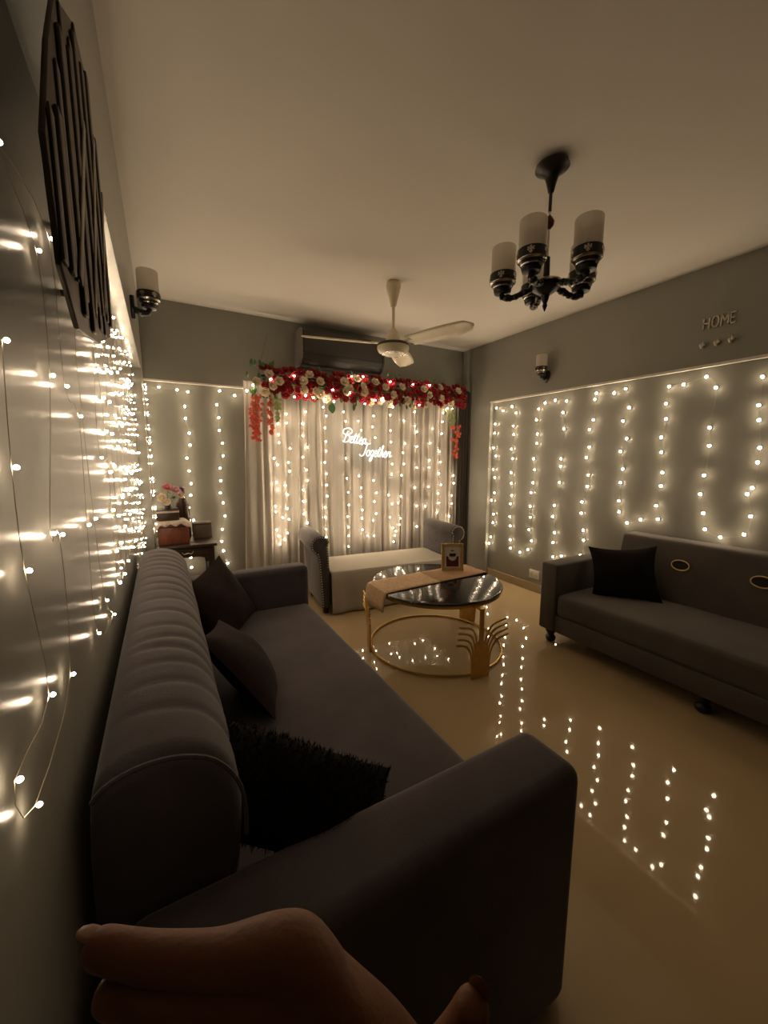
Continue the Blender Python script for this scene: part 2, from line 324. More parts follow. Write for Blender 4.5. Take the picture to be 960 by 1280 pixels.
# ---------------------------------------------------------------- cushions
def pillow_bm(w, h, t, n=16, seed=0, ear=0.05):
    rn = random.Random(seed); ph = [rn.uniform(0, 6) for _ in range(6)]
    bm = new(); top = {}; bot = {}
    for i in range(n+1):
        for j in range(n+1):
            u = i/n*2-1; v = j/n*2-1
            k = 1-ear*((1-u*u)+(1-v*v))*0.9
            x = u*w/2*(1-ear*1.6*(1-v*v)); y = v*h/2*(1-ear*1.6*(1-u*u))
            b_ = (max(0, 1-u**2)**0.55)*(max(0, 1-v**2)**0.55)
            z = t/2*b_*(1+0.09*math.sin(3*u+ph[0])*math.sin(2.5*v+ph[1])+0.05*math.sin(7*u+ph[2]+3*v))
            top[i, j] = bm.verts.new((x, y, z))
            bot[i, j] = top[i, j] if (i in (0, n) or j in (0, n)) else bm.verts.new((x, y, -z*0.9))
    for i in range(n):
        for j in range(n):
            bm.faces.new((top[i, j], top[i+1, j], top[i+1, j+1], top[i, j+1]))
            q = (bot[i, j], bot[i, j+1], bot[i+1, j+1], bot[i+1, j])
            try: bm.faces.new(q)
            except ValueError: pass
    return bm
def pillow(name, label, m, loc, rot, w=0.42, h=0.42, t=0.15, seed=0, fur=None, group=None, ear=0.05):
    r = thing(name, label, 'cushion', loc, 0, group); r.rotation_euler = rot
    bm = pillow_bm(w, h, t, seed=seed, ear=ear); F = []
    if fur:
        bm.normal_update(); rn = random.Random(seed)
        for f in bm.faces:
            vs = [v.co.copy() for v in f.verts]
            for _ in range(7):
                a, b_ = rn.random(), rn.random()
                p = vs[0].lerp(vs[1], a).lerp(vs[3].lerp(vs[2], a), b_)
                d = (f.normal+Vector((rn.uniform(-1, 1), rn.uniform(-1, 1), rn.uniform(-1, 1)))*0.7).normalized()*rn.uniform(0.6, 1)*fur
                s = Vector((rn.uniform(-1, 1), rn.uniform(-1, 1), rn.uniform(-1, 1))).normalized()*0.0022
                F.append((p-s, p+s, p+d))
    obj('cover', bm, m, r)
    if fur:
        fb = new()
        for tri in F: fb.faces.new([fb.verts.new(p) for p in tri])
        o = obj('fur', fb, m, r, smooth=False); o['kind'] = 'stuff'
    return r
def euler(normal, spin, up=(0, 0, 1)):
    n = Vector(normal).normalized(); x = Vector(up).cross(n).normalized(); y = n.cross(x)
    R = Matrix((x, y, n)).transposed() @ rz(spin)
    return R.to_euler()
pillow('cushion', 'dark brown cushion in the far corner of the long sofa against its far arm', M['maroon'], (0.225, 2.19, 0.575), euler((0.65, -0.62, 0.45), 0.25), 0.43, 0.40, 0.15, seed=3)
pillow('cushion', 'dark maroon cushion leaning on the middle of the gathered sofa back', M['maroon'], (0.235, 1.56, 0.53), euler((0.80, -0.05, 0.62), -0.32), 0.44, 0.40, 0.15, seed=5)
pillow('cushion', 'black furry cushion tilted against the near arm of the long sofa', M['blackfab'], (0.192, 0.722, 0.662), euler((0.2, -0.45, 0.85), -0.9), 0.44, 0.22, 0.12, seed=8, fur=0.016)

# ---------------------------------------------------------------- right sofa
rs = thing('right_sofa', 'brown grey sofa with ring inlays in its back, along the right wall', 'sofa', (2.8, 0.8, 0))
bm = new(); box(bm, 2.405, 3.17, -0.35, 1.80, 0.10, 0.228, bev=0.012); obj('sofa_base', bm, M['velvet_b'], rs, world=True)
obj('seat', cushion_block(2.40, 3.08, -0.22, 1.735, 0.225, 0.385, 0.012), M['velvet_b'], rs, world=True)
for y0, y1 in ((1.735, 1.868), (-0.36, -0.225)):
    bm = new(); box(bm, 2.395, 3.19, y0, y1, 0.10, 0.60, bev=0.016, seg=3); obj('armrest', bm, M['velvet_b'], rs, world=True)
bm = new(); prism(bm, [(2.93, 0.30), (3.035, 0.775), (3.05, 0.79), (3.15, 0.80), (3.18, 0.78), (3.18, 0.30)], -0.22, 1.655, 'y', 0.015)
obj('backrest', bm, M['velvet_b'], rs, world=True)
tb = math.atan2(0.105, 0.475)
for y in (1.245, 0.828):
    bm = new(); ring = [(0.052*math.cos(2*PI*k/28), 0.033*math.sin(2*PI*k/28)) for k in range(28)]
    c = Vector((3.004, y, 0.64)); up = Vector((math.sin(tb), 0, math.cos(tb)))
    tube(bm, [c+Vector((-0.004, 0, 0))+Vector((0, a, 0))+up*b_ for a, b_ in ring], 0.0042, 6, closed=True)
    rg = obj('ring', bm, M['gold'], rs, world=True); rg['label'] = 'brass oval ring set in the sofa back'
    bm = new(); vs = [bm.verts.new(c+Vector((-0.0025, a*0.97, 0))+up*b_*0.97) for a, b_ in ring]; bm.faces.new(vs)
    obj('ring_shade', bm, M['holeshade'], rs, world=True)  # flat black sheet on the sofa back, painted shade of an opening
for x in (2.455, 3.12):
    for y in (1.80, 0.845, -0.29):
        bm = new(); lathe(bm, [(0.022, 0), (0.034, 0.012), (0.036, 0.035), (0.022, 0.05), (0.028, 0.062), (0.038, 0.08), (0.03, 0.105)], 16, (x, y, 0)); obj('leg', bm, M['black'], rs, world=True)
pillow('cushion', 'black cushion with pointed corners on the right sofa beside its far arm', M['blackfab'], (2.80, 1.50, 0.545), euler((-0.78, -0.45, 0.42), 0.12), 0.43, 0.40, 0.13, seed=12, ear=0.09)

# ---------------------------------------------------------------- daybed under a white sheet
DB = thing('daybed', 'slate velvet daybed with rolled scroll arms before the lit curtain', 'daybed', (1.84, 3.285, 0), math.radians(-6.0))
LX = 0.615; D = 0.28
bm = new(); box(bm, -LX, LX, -D+0.02, D-0.02, 0.06, 0.34, bev=0.02); obj('seat_base', bm, M['velvet_c'], DB)
scroll = [(0.0, 0.06), (0.0, 0.40), (-0.005, 0.52), (-0.012, 0.60)]
c0 = (-0.075, 0.615); R0 = 0.082
for k in range(16):
    a = math.radians(15+k*15.5); scroll.append((c0[0]+R0*math.cos(a)*(1.0), c0[1]+R0*math.sin(a)))
scroll += [(-0.095, 0.50), (-0.085, 0.36), (-0.075, 0.20), (-0.07, 0.06)]
for sgn in (-1, 1):
    bm = new(); prism(bm, [(-sgn*0 + (LX+0.0)*sgn + (u if sgn < 0 else -u), v) for u, v in scroll], -D, D, 'y', 0.006)
    arm = obj('scroll_arm', bm, M['velvet_c'], DB)
    bm = new(); n_ = len(scroll)
    path = [Vector((u, 0, v)) for u, v in scroll[1:]]
    acc = 0; last = path[0]
    cen = Vector((-0.045, 0, 0.5))
    for p, q in zip(path, path[1:]):
        L = (q-p).length; d = (q-p).normalized(); nn = Vector((-d.z, 0, d.x))
        t = (0.022-acc) if acc < 0.022 else 0
        while t <= L:
            pt = p+d*t; pt2 = pt+nn*0.010
            x = LX*sgn+(pt2.x if sgn < 0 else -pt2.x)
            sphere(bm, (x, -D-0.001, pt2.z), 0.0062, 1, (1, .6, 1)); t += 0.022
        acc = (L-(t-0.022)) if t > 0 else acc+L
    s_ = obj('nailhead_trim', bm, M['pewter'], arm); s_['kind'] = 'stuff'
    # soft vertical tufts on the inner face of the arm
    bm = new()
    for yy in (-0.14, 0.0, 0.14):
        for zz in (0.50, 0.585): sphere(bm, (LX*sgn-sgn*0.006, yy, zz), 0.011, 1, (.5, 1, 1))
    s_ = obj('tuft_buttons', bm, M['velvet_c'], arm)
    s_['kind'] = 'stuff'
for x in (-LX-0.03, LX+0.03):
    for y in (-0.24, 0.24):
        bm = new(); lathe(bm, [(0.016, 0), (0.024, 0.01), (0.026, 0.03), (0.02, 0.065)], 12, (x, y, 0)); obj('leg', bm, M['black'], DB)
# sheet: flat on top, falling to the floor in front with soft folds
sh = thing('bed_sheet', 'white sheet spread over the daybed and hanging to the floor', 'sheet', (1.84, 3.285, 0), math.radians(-6.0))
bm = new(); nu = 60; rows = []
prof = [(D-0.015, 0.352), (D-0.03, 0.372), (0.15, 0.378), (0.0, 0.376), (-0.15, 0.375), (-D-0.0, 0.372), (-D-0.016, 0.355), (-D-0.020, 0.28), (-D-0.022, 0.2), (-D-0.024, 0.12), (-D-0.026, 0.05), (-D-0.028, 0.012)]
for j, (y, z) in enumerate(prof):
    row = []
    for i in range(nu+1):
        u = i/nu; x = -LX+0.012+u*(2*LX-0.024)
        k = max(0, (0.36-z)/0.36)
        dy = -0.012*k*(1+math.sin(u*23+2*math.sin(u*7)))
        dz = 0.006*math.sin(u*9+y*14)*math.exp(-((u-0.18)/0.25)**2)*(1 if 1 < j < 5 else 0)
        row.append(bm.verts.new((x, y+dy, z+dz)))
    rows.append(row)
for a, c in zip(rows, rows[1:]):
    for k in range(nu): bm.faces.new((a[k], a[k+1], c[k+1], c[k]))
so = obj('cloth', bm, M['sheet'], sh); sm = so.modifiers.new('s', 'SOLIDIFY'); sm.thickness = 0.004; sm.offset = 0

# ---------------------------------------------------------------- coffee table
CT = Vector((1.675, 2.195, 0))
ct = thing('coffee_table', 'round coffee table with black glass top and gold fan legs', 'table', CT)
bm = new(); lathe(bm, [(0.452, 0.455), (0.462, 0.459), (0.465, 0.465), (0.462, 0.471), (0.452, 0.474)], 72); obj('tabletop', bm, M['blackglass'], ct)
bm = new(); lathe(bm, [(0.44, 0.437), (0.458, 0.437), (0.458, 0.4548), (0.44, 0.4548)], 72, cap=False); obj('top_rim', bm, M['gold'], ct)
bm = new(); tube(bm, [(0.475*math.cos(2*PI*k/72), 0.475*math.sin(2*PI*k/72), 0.012) for k in range(72)], 0.009, 8, closed=True); obj('floor_ring', bm, M['gold'], ct)
for a in (-94, 20, 160):
    A = math.radians(a); R = rz(A+PI/2)     # local x along the ring, local y towards the middle (y = -r)
    def L(x, y, z): return R @ Vector((x, y, z))
    g = new()
    rr = 0.515 if a == -94 else 0.49
    # flat plate that waists in towards the post
    pts = [(-0.068, 0.0), (-0.068, 0.12), (-0.060, 0.17), (-0.040, 0.215), (-0.014, 0.24), (-0.014, 0.445), (0.014, 0.445), (0.014, 0.24), (0.040, 0.215), (0.060, 0.17), (0.068, 0.12), (0.068, 0.0)]
    t = bmesh.new(); prism(t, pts, -rr-0.006, -rr+0.006, 'y')
    xf(t.verts, (0, 0, 0), R); merge(g, t)
    t = bmesh.new(); box(t, -0.014, 0.014, -rr, -0.44, 0.435, 0.447); xf(t.verts, (0, 0, 0), R); merge(g, t)
    lg = obj('leg', g, M['gold'], ct)
    for s in (-1, 1):
        for k in range(4):
            q = new(); x0 = s*(0.030+0.012*k); z0 = 0.185-0.035*k; o_ = 0.0
            rod = spline([(x0, -rr, z0-0.05), (x0+s*0.003, -rr, z0+0.03), (x0+s*0.016, -rr-0.003, z0+0.095), (x0+s*0.055, -rr-0.008, z0+0.150), (x0+s*(0.148-0.006*k), -rr-0.018, z0+0.178)], 5)
            tube(q, [R @ p for p in rod], 0.0065, 6); obj('fan_rod', q, M['gold'], lg)
# runner across the table
rn_ = thing('table_runner', 'beige woven runner laid across the black coffee table', 'runner', (CT.x, CT.y, 0.474), 0)
def runner(x0, x1, y0, y1, pts, m, name):
    bm = new(); rows = []
    for x, z, sk in pts:
        rows.append([bm.verts.new((x, y0+(y1-y0)*k/8+sk, z+0.0015*math.sin(k*1.9+x*20))) for k in range(9)])
    for a, c in zip(rows, rows[1:]):
        for k in range(8): bm.faces.new((a[k], a[k+1], c[k+1], c[k]))
    o = obj(name, bm, m, rn_); s = o.modifiers.new('s', 'SOLIDIFY'); s.thickness = 0.004; s.offset = 1; return o
runner(0, 0, -0.06, 0.205, [(-0.49, -0.115, -0.03), (-0.482, -0.08, -0.03), (-0.472, -0.03, -0.025), (-0.458, 0.001, -0.02), (-0.43, 0.005, -0.015), (-0.30, 0.004, -0.01), (-0.15, 0.004, 0), (0.0, 0.004, 0.005)], M['burlap'], 'woven_panel')
runner(0, 0, -0.06, 0.205, [(0.0, 0.004, 0.005), (0.15, 0.004, 0.01), (0.30, 0.004, 0.015), (0.44, 0.005, 0.02), (0.468, 0.0, 0.02), (0.478, -0.05, 0.02), (0.482, -0.13, 0.02)], M['burlap_dark'], 'woven_band')
# framed print on the table
pf = thing('photo_frame', 'small gold photo frame with a wine red print on the runner', 'frame', (1.925, 2.315, 0.479), math.radians(-28))
W2, H2 = 0.086, 0.215
ti = rx(math.radians(-9))
def tilt(bm): xf(bm.verts, (0, 0, 0.0005), ti); return bm
for (x0, x1, z0, z1) in ((-W2, W2, 0, 0.028), (-W2, W2, H2-0.024, H2), (-W2, -W2+0.026, 0.028, H2-0.024), (W2-0.026, W2, 0.028, H2-0.024)):
    bm = new(); box(bm, x0, x1, -0.009, 0.009, z0, z1, bev=0.003); obj('frame_bar', tilt(bm), M['goldframe'], pf)
bm = new(); box(bm, -0.062, 0.062, -0.002, 0.004, 0.026, H2-0.022); obj('print_card', tilt(bm), M['whitecard'], pf)
bm = new(); box(bm, -0.048, 0.048, -0.0035, -0.0018, 0.034, 0.115); obj('wine_panel', tilt(bm), M['wine'], pf)
bm = new(); t = bmesh.new(); lathe(t, [(0.030, 0), (0.030, 0.002)], 12); xf(t.verts, (0, -0.0028, 0.113), rx(PI/2)); merge(bm, t)
for k in range(12): sphere(bm, (0.030*math.cos(k*PI/6), -0.0038, 0.113+0.030*math.sin(k*PI/6)), 0.006, 1, (1, .2, 1))
obj('white_badge', tilt(bm), M['whitecard'], pf)
bm = new()
for x0, z in ((-0.014, 0.121), (-0.018, 0.113), (-0.012, 0.105)): box(bm, x0, -x0, -0.0055, -0.0050, z-0.0014, z+0.0014)
obj('badge_lines', tilt(bm), M['greybox'], pf)
bm = new(); sphere(bm, (0, -0.003, 0.158), 0.010, 1, (1, .2, .6)); sphere(bm, (-0.009, -0.003, 0.156), 0.006, 1, (1, .2, .6)); sphere(bm, (0.009, -0.003, 0.156), 0.006, 1, (1, .2, .6)); obj('crest', tilt(bm), M['wine'], pf)
bm = new(); sphere(bm, (0.002, -0.0095, 0.014), 0.006, 1, (1.6, .3, .7)); obj('plaque', tilt(bm), M['chrome'], pf)
bm = new(); box(bm, -0.025, 0.025, 0.0, 0.004, 0.0, 0.14, rot=rx(math.radians(16)), loc=(0, 0.045, 0.003)); obj('easel_back', bm, M['black'], pf, smooth=False)

# ---------------------------------------------------------------- side table in the corner and the things on it
st = thing('side_table', 'dark wooden console table in the corner behind the sofa', 'table', (0.12, 3.42, 0))
bm = new(); box(bm, -0.08, 0.335, 3.22, 3.66, 0.675, 0.70, bev=0.006); obj('tabletop', bm, M['darkwood'], st, world=True)
bm = new(); prism(bm, [(-0.06, 0.675), (0.315, 0.675), (0.315, 0.55), (0.285, 0.53), (0.25, 0.585), (0.20, 0.60), (0.05, 0.60), (-0.0, 0.585), (-0.035, 0.53), (-0.06, 0.55)], 3.25, 3.62, 'y'); obj('apron', bm, M['darkwood'], st, world=True, smooth=False)
bm = new(); box(bm, -0.01, 0.265, 3.238, 3.252, 0.612, 0.668, bev=0.003); dr = obj('drawer', bm, M['darkwood'], st, world=True)
bm = new(); tube(bm, spline([(0.09, 3.236, 0.645), (0.105, 3.222, 0.632), (0.127, 3.22, 0.64), (0.15, 3.222, 0.632), (0.165, 3.236, 0.645)], 5), 0.004, 6); hn = obj('handle', bm, M['chrome'], dr); hn.location = (-0.12, -3.42, 0)
for x in (-0.035, 0.29):
    for y in (3.275, 3.60):
        bm = new(); lathe(bm, [(0.02, 0), (0.028, 0.02), (0.018, 0.06), (0.026, 0.2), (0.018, 0.4), (0.024, 0.50), (0.028, 0.545)], 12, (x, y, 0)); obj('leg', bm, M['darkwood'], st, world=True)
cb = thing('wooden_casket', 'reddish brown casket on the console under a pale cloth', 'box', (0.045, 3.37, 0.70))
bm = new(); box(bm, -0.105, 0.105, -0.085, 0.085, 0.0, 0.135, bev=0.012); obj('body', bm, M['redwood'], cb)
bm = new(); prism(bm, [(-0.105, 0.135), (0.105, 0.135), (0.10, 0.155), (0.06, 0.17), (-0.06, 0.17), (-0.10, 0.155)], -0.085, 0.085, 'y', 0.005); obj('lid', bm, M['redwood'], cb)
lc = thing('lace_cloth', 'pale lace cloth draped over the reddish casket', 'cloth', (0.045, 3.37, 0.87))
bm = new(); rows = []
for j, y in enumerate([-0.100, -0.096, -0.088, -0.05, 0, 0.05, 0.092]):
    row = []
    for i in range(25):
        u = i/24*2-1; x = u*0.118
        z = 0.006-max(0, abs(u)-0.6)**1.5*0.14
        if j < 2: z -= (2-j)*(0.013+0.005*math.sin(u*11))
        row.append(bm.verts.new((x, y, z)))
    rows.append(row)
for a, c in zip(rows, rows[1:]):
    for k in range(24): bm.faces.new((a[k], a[k+1], c[k+1], c[k]))
o = obj('cloth', bm, M['lace'], lc); s = o.modifiers.new('s', 'SOLIDIFY'); s.thickness = 0.004; s.offset = 1
tb_ = thing('tin_box', 'dark oblong box with a pale band stacked on the casket', 'box', (0.015, 3.38, 0.881))
bm = new(); box(bm, -0.075, 0.075, -0.05, 0.05, 0, 0.085, bev=0.006); obj('body', bm, M['darkwood'], tb_)
bm = new(); box(bm, -0.077, 0.077, -0.052, 0.052, 0.058, 0.072, bev=0.002); obj('band', bm, M['lace'], tb_)
bt = thing('bottle', 'dark brown bottle with purple cap behind the casket', 'bottle', (0.122, 3.52, 0.70))
bm = new(); lathe(bm, [(0.045, 0), (0.052, 0.01), (0.052, 0.24), (0.042, 0.29), (0.020, 0.335), (0.016, 0.345), (0.016, 0.385)], 20); obj('glass', bm, M['bottle'], bt)
bm = new(); lathe(bm, [(0.020, 0.345), (0.024, 0.36), (0.024, 0.415), (0.015, 0.42)], 16); obj('cap', bm, M['purple'], bt)
gb = thing('grey_box', 'plain grey box on the right end of the console', 'box', (0.255, 3.50, 0.70))
bm = new(); box(bm, -0.07, 0.07, -0.05, 0.05, 0, 0.115, bev=0.008); obj('body', bm, M['greybox'], gb)
bm = new(); box(bm, -0.072, 0.072, -0.052, 0.052, 0.115, 0.13, bev=0.006); obj('lid', bm, M['greybox'], gb)
pv = thing('pale_vase', 'pale grey vase at the wall end of the console', 'vase', (-0.03, 3.56, 0.70))
bm = new(); lathe(bm, [(0.028, 0), (0.036, 0.02), (0.038, 0.12), (0.03, 0.2), (0.034, 0.235), (0.03, 0.235), (0.02, 0.22)], 18); obj('body', bm, M['paleglass'], pv)

# ---------------------------------------------------------------- roses and leaves
def rose_mesh(name, m, seed):
    rn = random.Random(seed); bm = new()
    sphere(bm, (0, 0, 0.012), 0.011, 1, (1, 1, 1.2))
    for ring, (n, r, h, w, op) in enumerate(((4, 0.011, 0.026, 0.020, 0.15), (5, 0.018, 0.026, 0.026, 0.5), (6, 0.024, 0.024, 0.030, 0.9))):
        for k in range(n):
            a = 2*PI*(k+0.4*ring)/n+rn.uniform(-.15, .15); g = []
            for j in range(3):
                t = j/2; rad = r*(0.45+0.55*t)+op*0.010*t*t; z = h*t*(1-0.25*op*t)
                ww = w*(0.55+0.6*math.sin(PI*(0.25+0.6*t)))
                g.append([bm.verts.new((rad*math.cos(a)-math.sin(a)*s*ww/2*1.0-math.cos(a)*abs(s)*0.005, rad*math.sin(a)+math.cos(a)*s*ww/2-math.sin(a)*abs(s)*0.005, z-(0.004*abs(s) if j == 2 else 0))) for s in (-1, 0, 1)])
            for p, q in zip(g, g[1:]):
                for s in range(2): bm.faces.new((p[s], p[s+1], q[s+1], q[s]))
    me = bpy.data.meshes.new(name); bm.to_mesh(me); bm.free(); me.materials.append(m)
    me.polygons.foreach_set('use_smooth', [True]*len(me.polygons)); return me
def leaf_mesh(name, m, l=0.06, w=0.03):
    bm = new(); rows = []
    for j in range(5):
        t = j/4; ww = w*math.sin(PI*(0.06+0.9*t))**0.8; z = 0.008*math.sin(PI*t)
        rows.append([bm.verts.new((s*ww/2, t*l, z-(0.004 if s else 0))) for s in (-1, 0, 1)])
    for p, q in zip(rows, rows[1:]):
        for s in range(2): bm.faces.new((p[s], p[s+1], q[s+1], q[s]))
    me = bpy.data.meshes.new(name); bm.to_mesh(me); bm.free(); me.materials.append(m)
    me.polygons.foreach_set('use_smooth', [True]*len(me.polygons)); return me
RED = [rose_mesh('red_rose', M['red'], s) for s in (1, 2, 3)]
CRM = [rose_mesh('cream_rose', M['creamrose'], s) for s in (4, 5)]
PNK = rose_mesh('pink_rose', M['pinkrose'], 6); LIL = rose_mesh('lilac_rose', M['lilacrose'], 7)
LEAF = leaf_mesh('leaf', M['leaf']); PLEAF = leaf_mesh('pale_leaf', M['paleleaf'])
def face(d, spin=0): return Vector(d).to_track_quat('Z', 'Y').to_euler()
bq = thing('flower_bouquet', 'small bouquet of pink and cream roses on the dark box', 'flowers', (0.02, 3.38, 0.966))
bm = new(); lathe(bm, [(0.022, 0), (0.026, 0.02), (0.020, 0.045), (0.024, 0.055)], 14); obj('pot', bm, M['black'], bq)
inst('rose', PNK, bq, (0.005, -0.01, 0.155), face((0.1, -0.7, 0.6)), 1.15); inst('rose', LIL, bq, (0.055, -0.02, 0.135), face((0.4, -0.8, 0.5)), 1.15)
inst('rose', CRM[0], bq, (-0.03, -0.03, 0.085), face((-0.3, -0.8, 0.3)), 1.15); inst('rose', CRM[1], bq, (0.085, -0.01, 0.10), face((0.5, -0.7, 0.3)), 0.9)
inst('rose', CRM[1], bq, (-0.005, -0.035, 0.055), face((0, -0.9, 0.2)), 0.9)
for p in ((-0.035, 0, 0.14), (0.03, 0.02, 0.15), (0.04, -0.03, 0.08)): inst('leaf', LEAF, bq, p, (random.uniform(-.5, .8), random.uniform(-.5, .5), random.uniform(0, 6)), 1.1)
bm = new()
for e in ((0.005, -0.01, 0.15), (0.055, -0.02, 0.13), (-0.03, -0.03, 0.085), (0.085, -0.01, 0.1)): tube(bm, spline([(0, 0, 0.03), (e[0]*.4, e[1]*.4, e[2]*.6), e], 4), 0.002, 5)
obj('stem', bm, M['leaf'], bq)

# ---------------------------------------------------------------- curtains
def drape(name, x0, x1, y, z0, z1, waves, amp, m, parent, seed, lean=0.0, flare=0.0, n=260, nz=14):
    rn = random.Random(seed); bm = new(); ph = [rn.uniform(0, 6.3) for _ in range(5)]
    rows = []
    for j in range(nz+1):
        t = j/nz; z = z1+(z0-z1)*t; row = []
        for i in range(n+1):
            u = i/n; uu = u+0.012*math.sin(u*19+ph[0])+0.008*math.sin(u*41+ph[1]+t*1.5)
            f = math.sin(2*PI*waves*uu+ph[2]+0.6*math.sin(t*2+u*9))
            f = math.copysign(abs(f)**0.75, f)
            a = amp*(0.55+0.45*math.sin(u*27+ph[3]))*(0.7+0.3*t)
            x = x0+(x1-x0)*u-lean*t*(1-u)-flare*t*(1-u)*(1-u)+0.006*math.sin(t*5+u*60)
            row.append(bm.verts.new((x, y+a*f, z)))
        rows.append(row)
    for a, c in zip(rows, rows[1:]):
        for k in range(n): bm.faces.new((a[k], a[k+1], c[k+1], c[k]))
    return obj(name, bm, m, parent, world=True)
cu = thing('sheer_curtain', 'cream sheer curtain glowing with hanging fairy lights', 'curtain', (1.86, 3.68, 0))
drape('curtain_panel', 0.66, 1.42, 3.672, 0.03, 2.02, 11, 0.028, M['sheer'], cu, 1, lean=0.02, flare=0.03)
drape('curtain_panel', 1.38, 2.36, 3.690, 0.03, 2.04, 13, 0.024, M['sheer'], cu, 2)
drape('curtain_panel', 2.30, 3.07, 3.668, 0.03, 2.05, 12, 0.030, M['sheer'], cu, 3)
dc = thing('dark_curtain', 'dark brown drape hanging at the right end of the sheer curtain', 'curtain', (3.1, 3.6, 0))
drape('curtain_panel', 3.02, 3.178, 3.60, 0.03, 2.115, 4, 0.018, M['darkcurtain'], dc, 5, n=60)
cr = thing('curtain_rod', 'dark curtain rod hidden behind the rose garland', 'rod', (1.9, 3.62, 2.08))
bm = new(); tube(bm, [(0.80, 3.62, 2.067), (3.175, 3.62, 2.12)], 0.011, 10); obj('pole', bm, M['black'], cr, world=True)
for x, z in ((0.86, 2.068), (1.9, 2.092), (3.1, 2.118)):
    bm = new(); box(bm, x-0.01, x+0.01, 3.62, BY+0.002, z-0.012, z+0.012); obj('bracket', bm, M['black'], cr, world=True, smooth=False)

# ---------------------------------------------------------------- rose garland over the curtain
ga = thing('rose_garland', 'garland of red and cream roses along the top of the curtain', 'garland', (1.9, 3.55, 2.0))
gz = lambda x: 1.985+(x-0.70)*0.016
CREAM = [(0.84,2.05),(0.92,2.0),(0.86,1.96),(1.14,2.02),(1.14,1.95),(1.2,2.08),(1.29,2.03),(1.25,1.95),(1.53,2.05),(1.58,2.0),(1.54,1.97),(1.66,2.09),(1.72,2.03),(1.74,1.98),(1.86,2.08),(1.97,2.04),(2.06,1.98),(2.16,2.06),(2.24,1.94),(2.43,2.06),(2.5,2.01),(2.65,2.1),(2.66,1.99),(2.89,2.08),(2.81,1.95),(2.49,1.92),(2.35,1.9),(1.93,1.92),(1.83,1.9),(2.05,1.9),(1.36,1.9),(1.3,1.93),(0.81,1.91),(0.73,1.98)]
bm = new(); tube(bm, [(x, 3.56, gz(x)+0.01) for x in [0.84+i*0.1 for i in range(22)]], 0.05, 10); obj('leafy_core', bm, M['leaf'], ga, world=True)
g0 = ga.location
def gy(x, z):
    d = (z-gz(x)-0.01)/0.125; return 3.56-0.085*math.sqrt(max(0.05, 1-min(1, d*d)))
placed = []
for x, z in CREAM:
    y = gy(x, z)-0.012; placed.append((x, z))
    inst('rose', random.choice(CRM), ga, Vector((x, y, z))-g0, face((random.uniform(-.4, .3), -1, (z-gz(x))*5+0.1)), random.uniform(1.15, 1.4))
tries = 0; nr = 0
while tries < 6000 and nr < 120:
    tries += 1; x = random.uniform(0.80, 3.0); z = gz(x)+0.01+random.uniform(-0.10, 0.115)
    if min((x-a)**2+(z-b_)**2 for a, b_ in placed) < 0.044**2: continue
    placed.append((x, z)); nr += 1
    inst('rose', random.choice(RED), ga, Vector((x, gy(x, z), z))-g0, face((random.uniform(-.5, .4), -1, (z-gz(x))*5)), random.uniform(1.05, 1.35))
for x, z in [(0.76,2.01),(0.66,2.01),(0.86,1.85),(0.93,1.76),(0.91,1.8),(1.25,1.87),(1.65,1.84),(1.63,1.8),(1.67,1.9),(2.15,1.87),(2.23,1.85),(2.2,1.9),(2.3,1.9),(2.27,1.87),(2.73,1.82),(2.78,1.79),(0.72,1.89),(2.0,2.15),(1.37,2.06),(2.7,1.85)]:
    pale = z < 1.86 and (x < 1 or x > 2.5)
    inst('leaf', PLEAF if pale else LEAF, ga, Vector((x, 3.47, z))-g0, face((random.uniform(-.5, .5), -1, random.uniform(-.3, .5))), random.uniform(0.8, 1.15))
for k in range(44):
    x = random.uniform(0.7, 3.0) if k < 28 else random.uniform(0.68, 0.9); z = gz(x)+random.choice((-0.11, 0.125))+random.uniform(-.02, .02)
    inst('leaf', LEAF, ga, Vector((x, 3.50, z))-g0, face((random.uniform(-.8, .8), -1, random.uniform(-.3, .5))), random.uniform(0.7, 1.0))
me = leaf_mesh('round_leaf', M['leaf'], 0.095, 0.075)
inst('leaf', me, ga, Vector((1.40, 3.46, 1.855))-g0, (math.radians(-95), 0, 0.1), 1.0)
# coral blossom strands
def strand(label, x, y, z0, z1, n, m, spread=0.025, hook=None):
    r = thing('blossom_strand', label, 'flowers', (x, y, z0)); bm = new(); rn = random.Random(int(x*1000))
    tube(bm, [(0, 0, 0.0), (0.008, 0, (z1-z0)*.5), (0, 0, z1-z0), (0.004, -0.04, gz(x)-z0-0.01)]+([hook] if hook else []), 0.002, 5); obj('stem', bm, M['leaf'], r)
    bm = new()
    for k in range(n):
        t = rn.random(); p = Vector((rn.gauss(0, spread)*(1-0.4*t), rn.uniform(-0.02, 0.01), (z1-z0)*t))
        for q in range(7):
            a = q*PI/3.5+rn.random(); d = Vector((math.cos(a), -0.4, math.sin(a)))*0.017; s = Vector((-math.sin(a), 0, math.cos(a)))*0.006
            vs = [bm.verts.new(v) for v in (p, p+d*.6+s, p+d*1.2, p+d*.6-s)]; bm.faces.new(vs)
    o = obj('blossoms', bm, m, r, smooth=False); o['kind'] = 'stuff'
strand('coral blossom strand hanging at the left edge of the curtain', 0.74, 3.60, 1.92, 1.50, 90, M['coral'], hook=(0.12, -0.04, gz(0.86)-1.50))
strand('shorter coral blossom strand second from the curtain\'s left edge', 0.87, 3.60, 1.90, 1.56, 34, M['coral'], 0.014)
strand('coral blossom strand hanging beside the dark drape', 2.97, 3.58, 1.72, 1.36, 46, M['coral'], 0.035)
strand('pale green leaf strand hanging beside the left coral blossoms', 0.93, 3.60, 1.90, 1.68, 26, M['paleleaf'], 0.012)
